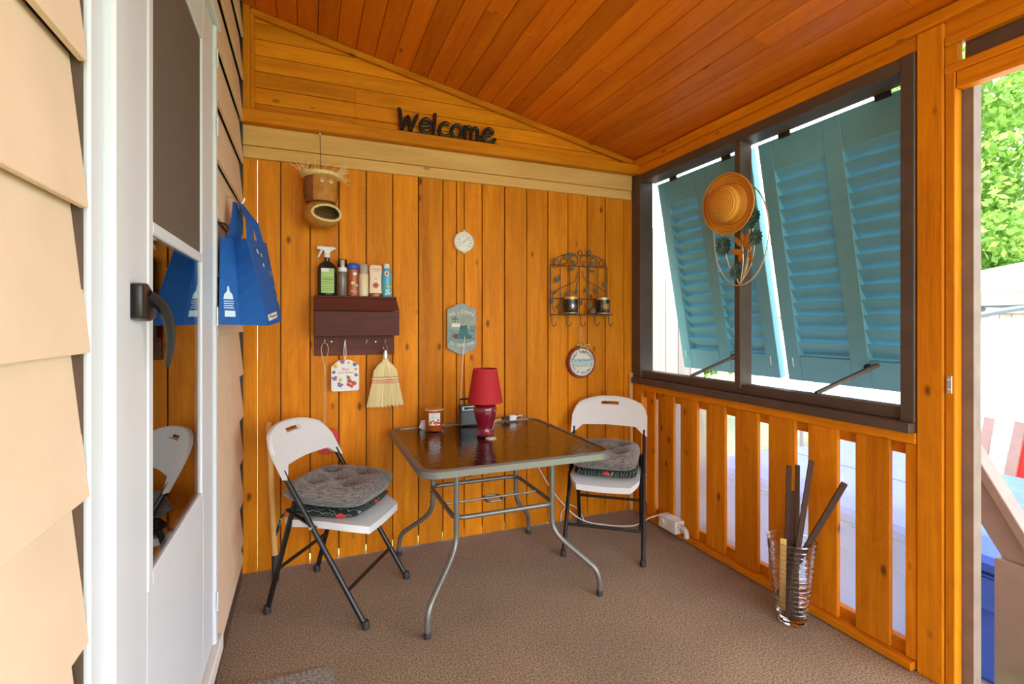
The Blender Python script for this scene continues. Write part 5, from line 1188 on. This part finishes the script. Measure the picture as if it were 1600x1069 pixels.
# white tarp shelter beyond the spa
tp2 = thing('tarp_shelter', 'low white tarp stretched on poles behind the hot tub', 'tarp', (6.1, 2.0, gz))
m = MB(); N = 12; pts = []
for i in range(N + 1):
    for j in range(N + 1):
        u, v = i / N, j / N; y_ = -.4 + 5.6 * v; pts.append((5.7 + .95 * u, y_, .28 + 1.0 * math.sin(u * PI / 2) ** .9 + .025 * (y_ + .4) * u - .05 * math.sin(v * PI * 5) * (1 - u)))
for p in list(pts): pts.append((p[0] + .008, p[1], p[2] - .012))
K = N + 1; o = K * K; fs = [(i * K + j, i * K + j + 1, (i + 1) * K + j + 1, (i + 1) * K + j) for i in range(N) for j in range(N)]; fs += [tuple(o + q for q in f[::-1]) for f in fs]
rim = list(range(K)) + [i * K + N for i in range(1, K)] + [N * K + j for j in range(N - 1, -1, -1)] + [i * K for i in range(N - 1, 0, -1)]
fs += [(rim[i], rim[(i + 1) % len(rim)], o + rim[(i + 1) % len(rim)], o + rim[i]) for i in range(len(rim))]
m.add(pts, fs).build('sheet', 'tarp_white', tp2, smooth=True)
for (x_, y_, z_) in ((5.75, -.3, .27), (5.75, 5.1, .27), (6.6, -.3, 1.2), (6.6, 5.1, 1.35), (5.75, 2.9, .25)): MB().tube([(x_, y_, gz), (x_, y_, z_)], .025, 8).build('pole', 'post_brown', tp2)
# gazebo
gzb = thing('gazebo', 'garden gazebo with pale fabric roof and slate frame', 'gazebo', (8.5, 1.05, gz))
m = MB(); apex = (8.5, 1.05, 2.5); cor = [(7.2, -1.6, 1.92), (9.8, -1.6, 1.92), (9.8, 3.62, 1.92), (7.2, 3.62, 1.92)]
m.add(cor + [apex] + [(x_, y_, z_ - .2) for x_, y_, z_ in cor], [(0, 1, 4), (1, 2, 4), (2, 3, 4), (3, 0, 4), (5, 6, 1, 0), (6, 7, 2, 1), (7, 8, 3, 2), (8, 5, 0, 3)]).build('canopy', 'tarp_white', gzb)
for i in range(4):
    a, b = Vector(cor[i]), Vector(cor[(i + 1) % 4]); MB().bar(a - UP * .31, b - UP * .31, .06, .10).build('beam', 'beam_slate', gzb)
    MB().bar(a - UP * .25, Vector((a.x, a.y, gz)), .09, .09).build('post', 'beam_slate', gzb)
    dd = (b - a).normalized()
    for (q, s_) in ((a, 1), (b, -1)): MB().tube(smoothpath([q - UP * .72, q + dd * s_ * .22 - UP * .50, q + dd * s_ * .75 - UP * .38], 5), .035, 6).build('brace', 'beam_slate', gzb)
MB().tube([Vector(cor[0]) + Vector((-.003, 0, -.19)), Vector(cor[3]) + Vector((-.003, 0, -.19))], .012, 6).build('valance_edge', 'canopy_grey', gzb)
# stair rail outside the doorway
sr = thing('stair_rail', 'brown painted stair handrail sloping down from the porch doorway', 'handrail', (2.75, 1.15, gz))
def SR(px_, py_): return PR(px_, py_, 2.62)
p1, p2 = SR(1500, 668), SR(1620, 862); dn = (p2 - p1).normalized()
MB().bar(p1, p2 + dn * .5, .085, .035).build('cap_rail', 'rail_brown', sr, bevel=.003)
p1, p2 = SR(1500, 722), SR(1600, 868)
MB().bar(p1, p2 + dn * .35, .035, .11).build('side_rail', 'rail_brown', sr, bevel=.003)
ps = SR(1588, 900); B('newel_post', 'rail_brown', sr, 2.575, 2.665, ps.y - .05, ps.y + .05, gz, ps.z + .06, bevel=.003)
# chair shapes by the spa
fc_ = thing('folded_lounger', 'folded lawn lounger with a red cushion leaning beyond the hot tub', 'lawn chair', (5.4, 2.3, gz + .06))
for y in (2.42, 2.22): MB().bar((5.33, y + .12, gz + .06), (5.42, y, .55), .07, .03).build('frame', 'post_brown', fc_, bevel=.003)
MB().bar((5.42, 2.28, gz + .2), (5.47, 2.10, .52), .07, .22, up=(0, 1, 0)).build('cushion', 'fly_red', fc_, bevel=.02)
# trees and shrubs
def tree(name, label, x_, y_, h_, rad, nclump, seedv, cat='tree', trunk=.12, zlow=.25, leaf=.085, per=190):
    rnd = random.Random(seedv); t = thing(name, label, cat, (x_, y_, gz)); m = MB()
    top = gz + h_
    path = [Vector((x_ + rnd.uniform(-.1, .1) * i, y_ + rnd.uniform(-.1, .1) * i, gz + h_ * .75 * i / 4)) for i in range(5)]
    MB().tube(path, [trunk * (1 - .2 * i) for i in range(5)], 8).build('trunk', 'bark', t, smooth=True)
    for c in range(nclump):
        a = rnd.uniform(0, 2 * PI); rr_ = rad * math.sqrt(rnd.random()); zz_ = gz + h_ * (zlow + (1 - zlow) * rnd.random()); sh_ = 1 - .6 * abs((zz_ - gz) / h_ - .55)
        cc = Vector((x_ + rr_ * sh_ * math.cos(a), y_ + rr_ * sh_ * math.sin(a), zz_)); cr = rad * rnd.uniform(.16, .3)
        for l in range(per):
            d_ = Vector((rnd.gauss(0, 1), rnd.gauss(0, 1), rnd.gauss(0, 1))).normalized(); p = cc + d_ * cr * rnd.uniform(.55, 1); u = Vector((rnd.gauss(0, 1), rnd.gauss(0, 1), rnd.gauss(0, 1))).normalized(); v = u.cross(d_ + Vector((.01, 0, 0))).normalized(); s_ = leaf * rnd.uniform(.6, 1.2)
            m.add([p - u * s_, p + v * s_ * .5, p + u * s_, p - v * s_ * .5], [(0, 1, 2, 3)])
    o = m.build('foliage', 'leaf', t); o['kind'] = 'stuff'; return t
tree('maple_tree', 'tall bright green leafy tree beyond the gazebo', 13.6, 6.1, 7.6, 2.7, 95, 11, per=240, leaf=.10)
tree('maple_tree', 'broad green tree rising behind the far plank fence', 13.8, .2, 6.2, 2.3, 40, 12, per=200)
tree('garden_shrub', 'leafy shrub between the side fence and the shutters', 4.6, 5.6, 2.6, .9, 26, 13, 'shrub', .04, .1, .06, 170)
tree('garden_shrub', 'rounded shrub in front of the back fence', 6.2, 7.2, 3.4, 1.2, 30, 14, 'shrub', .05, .1, .07, 170)
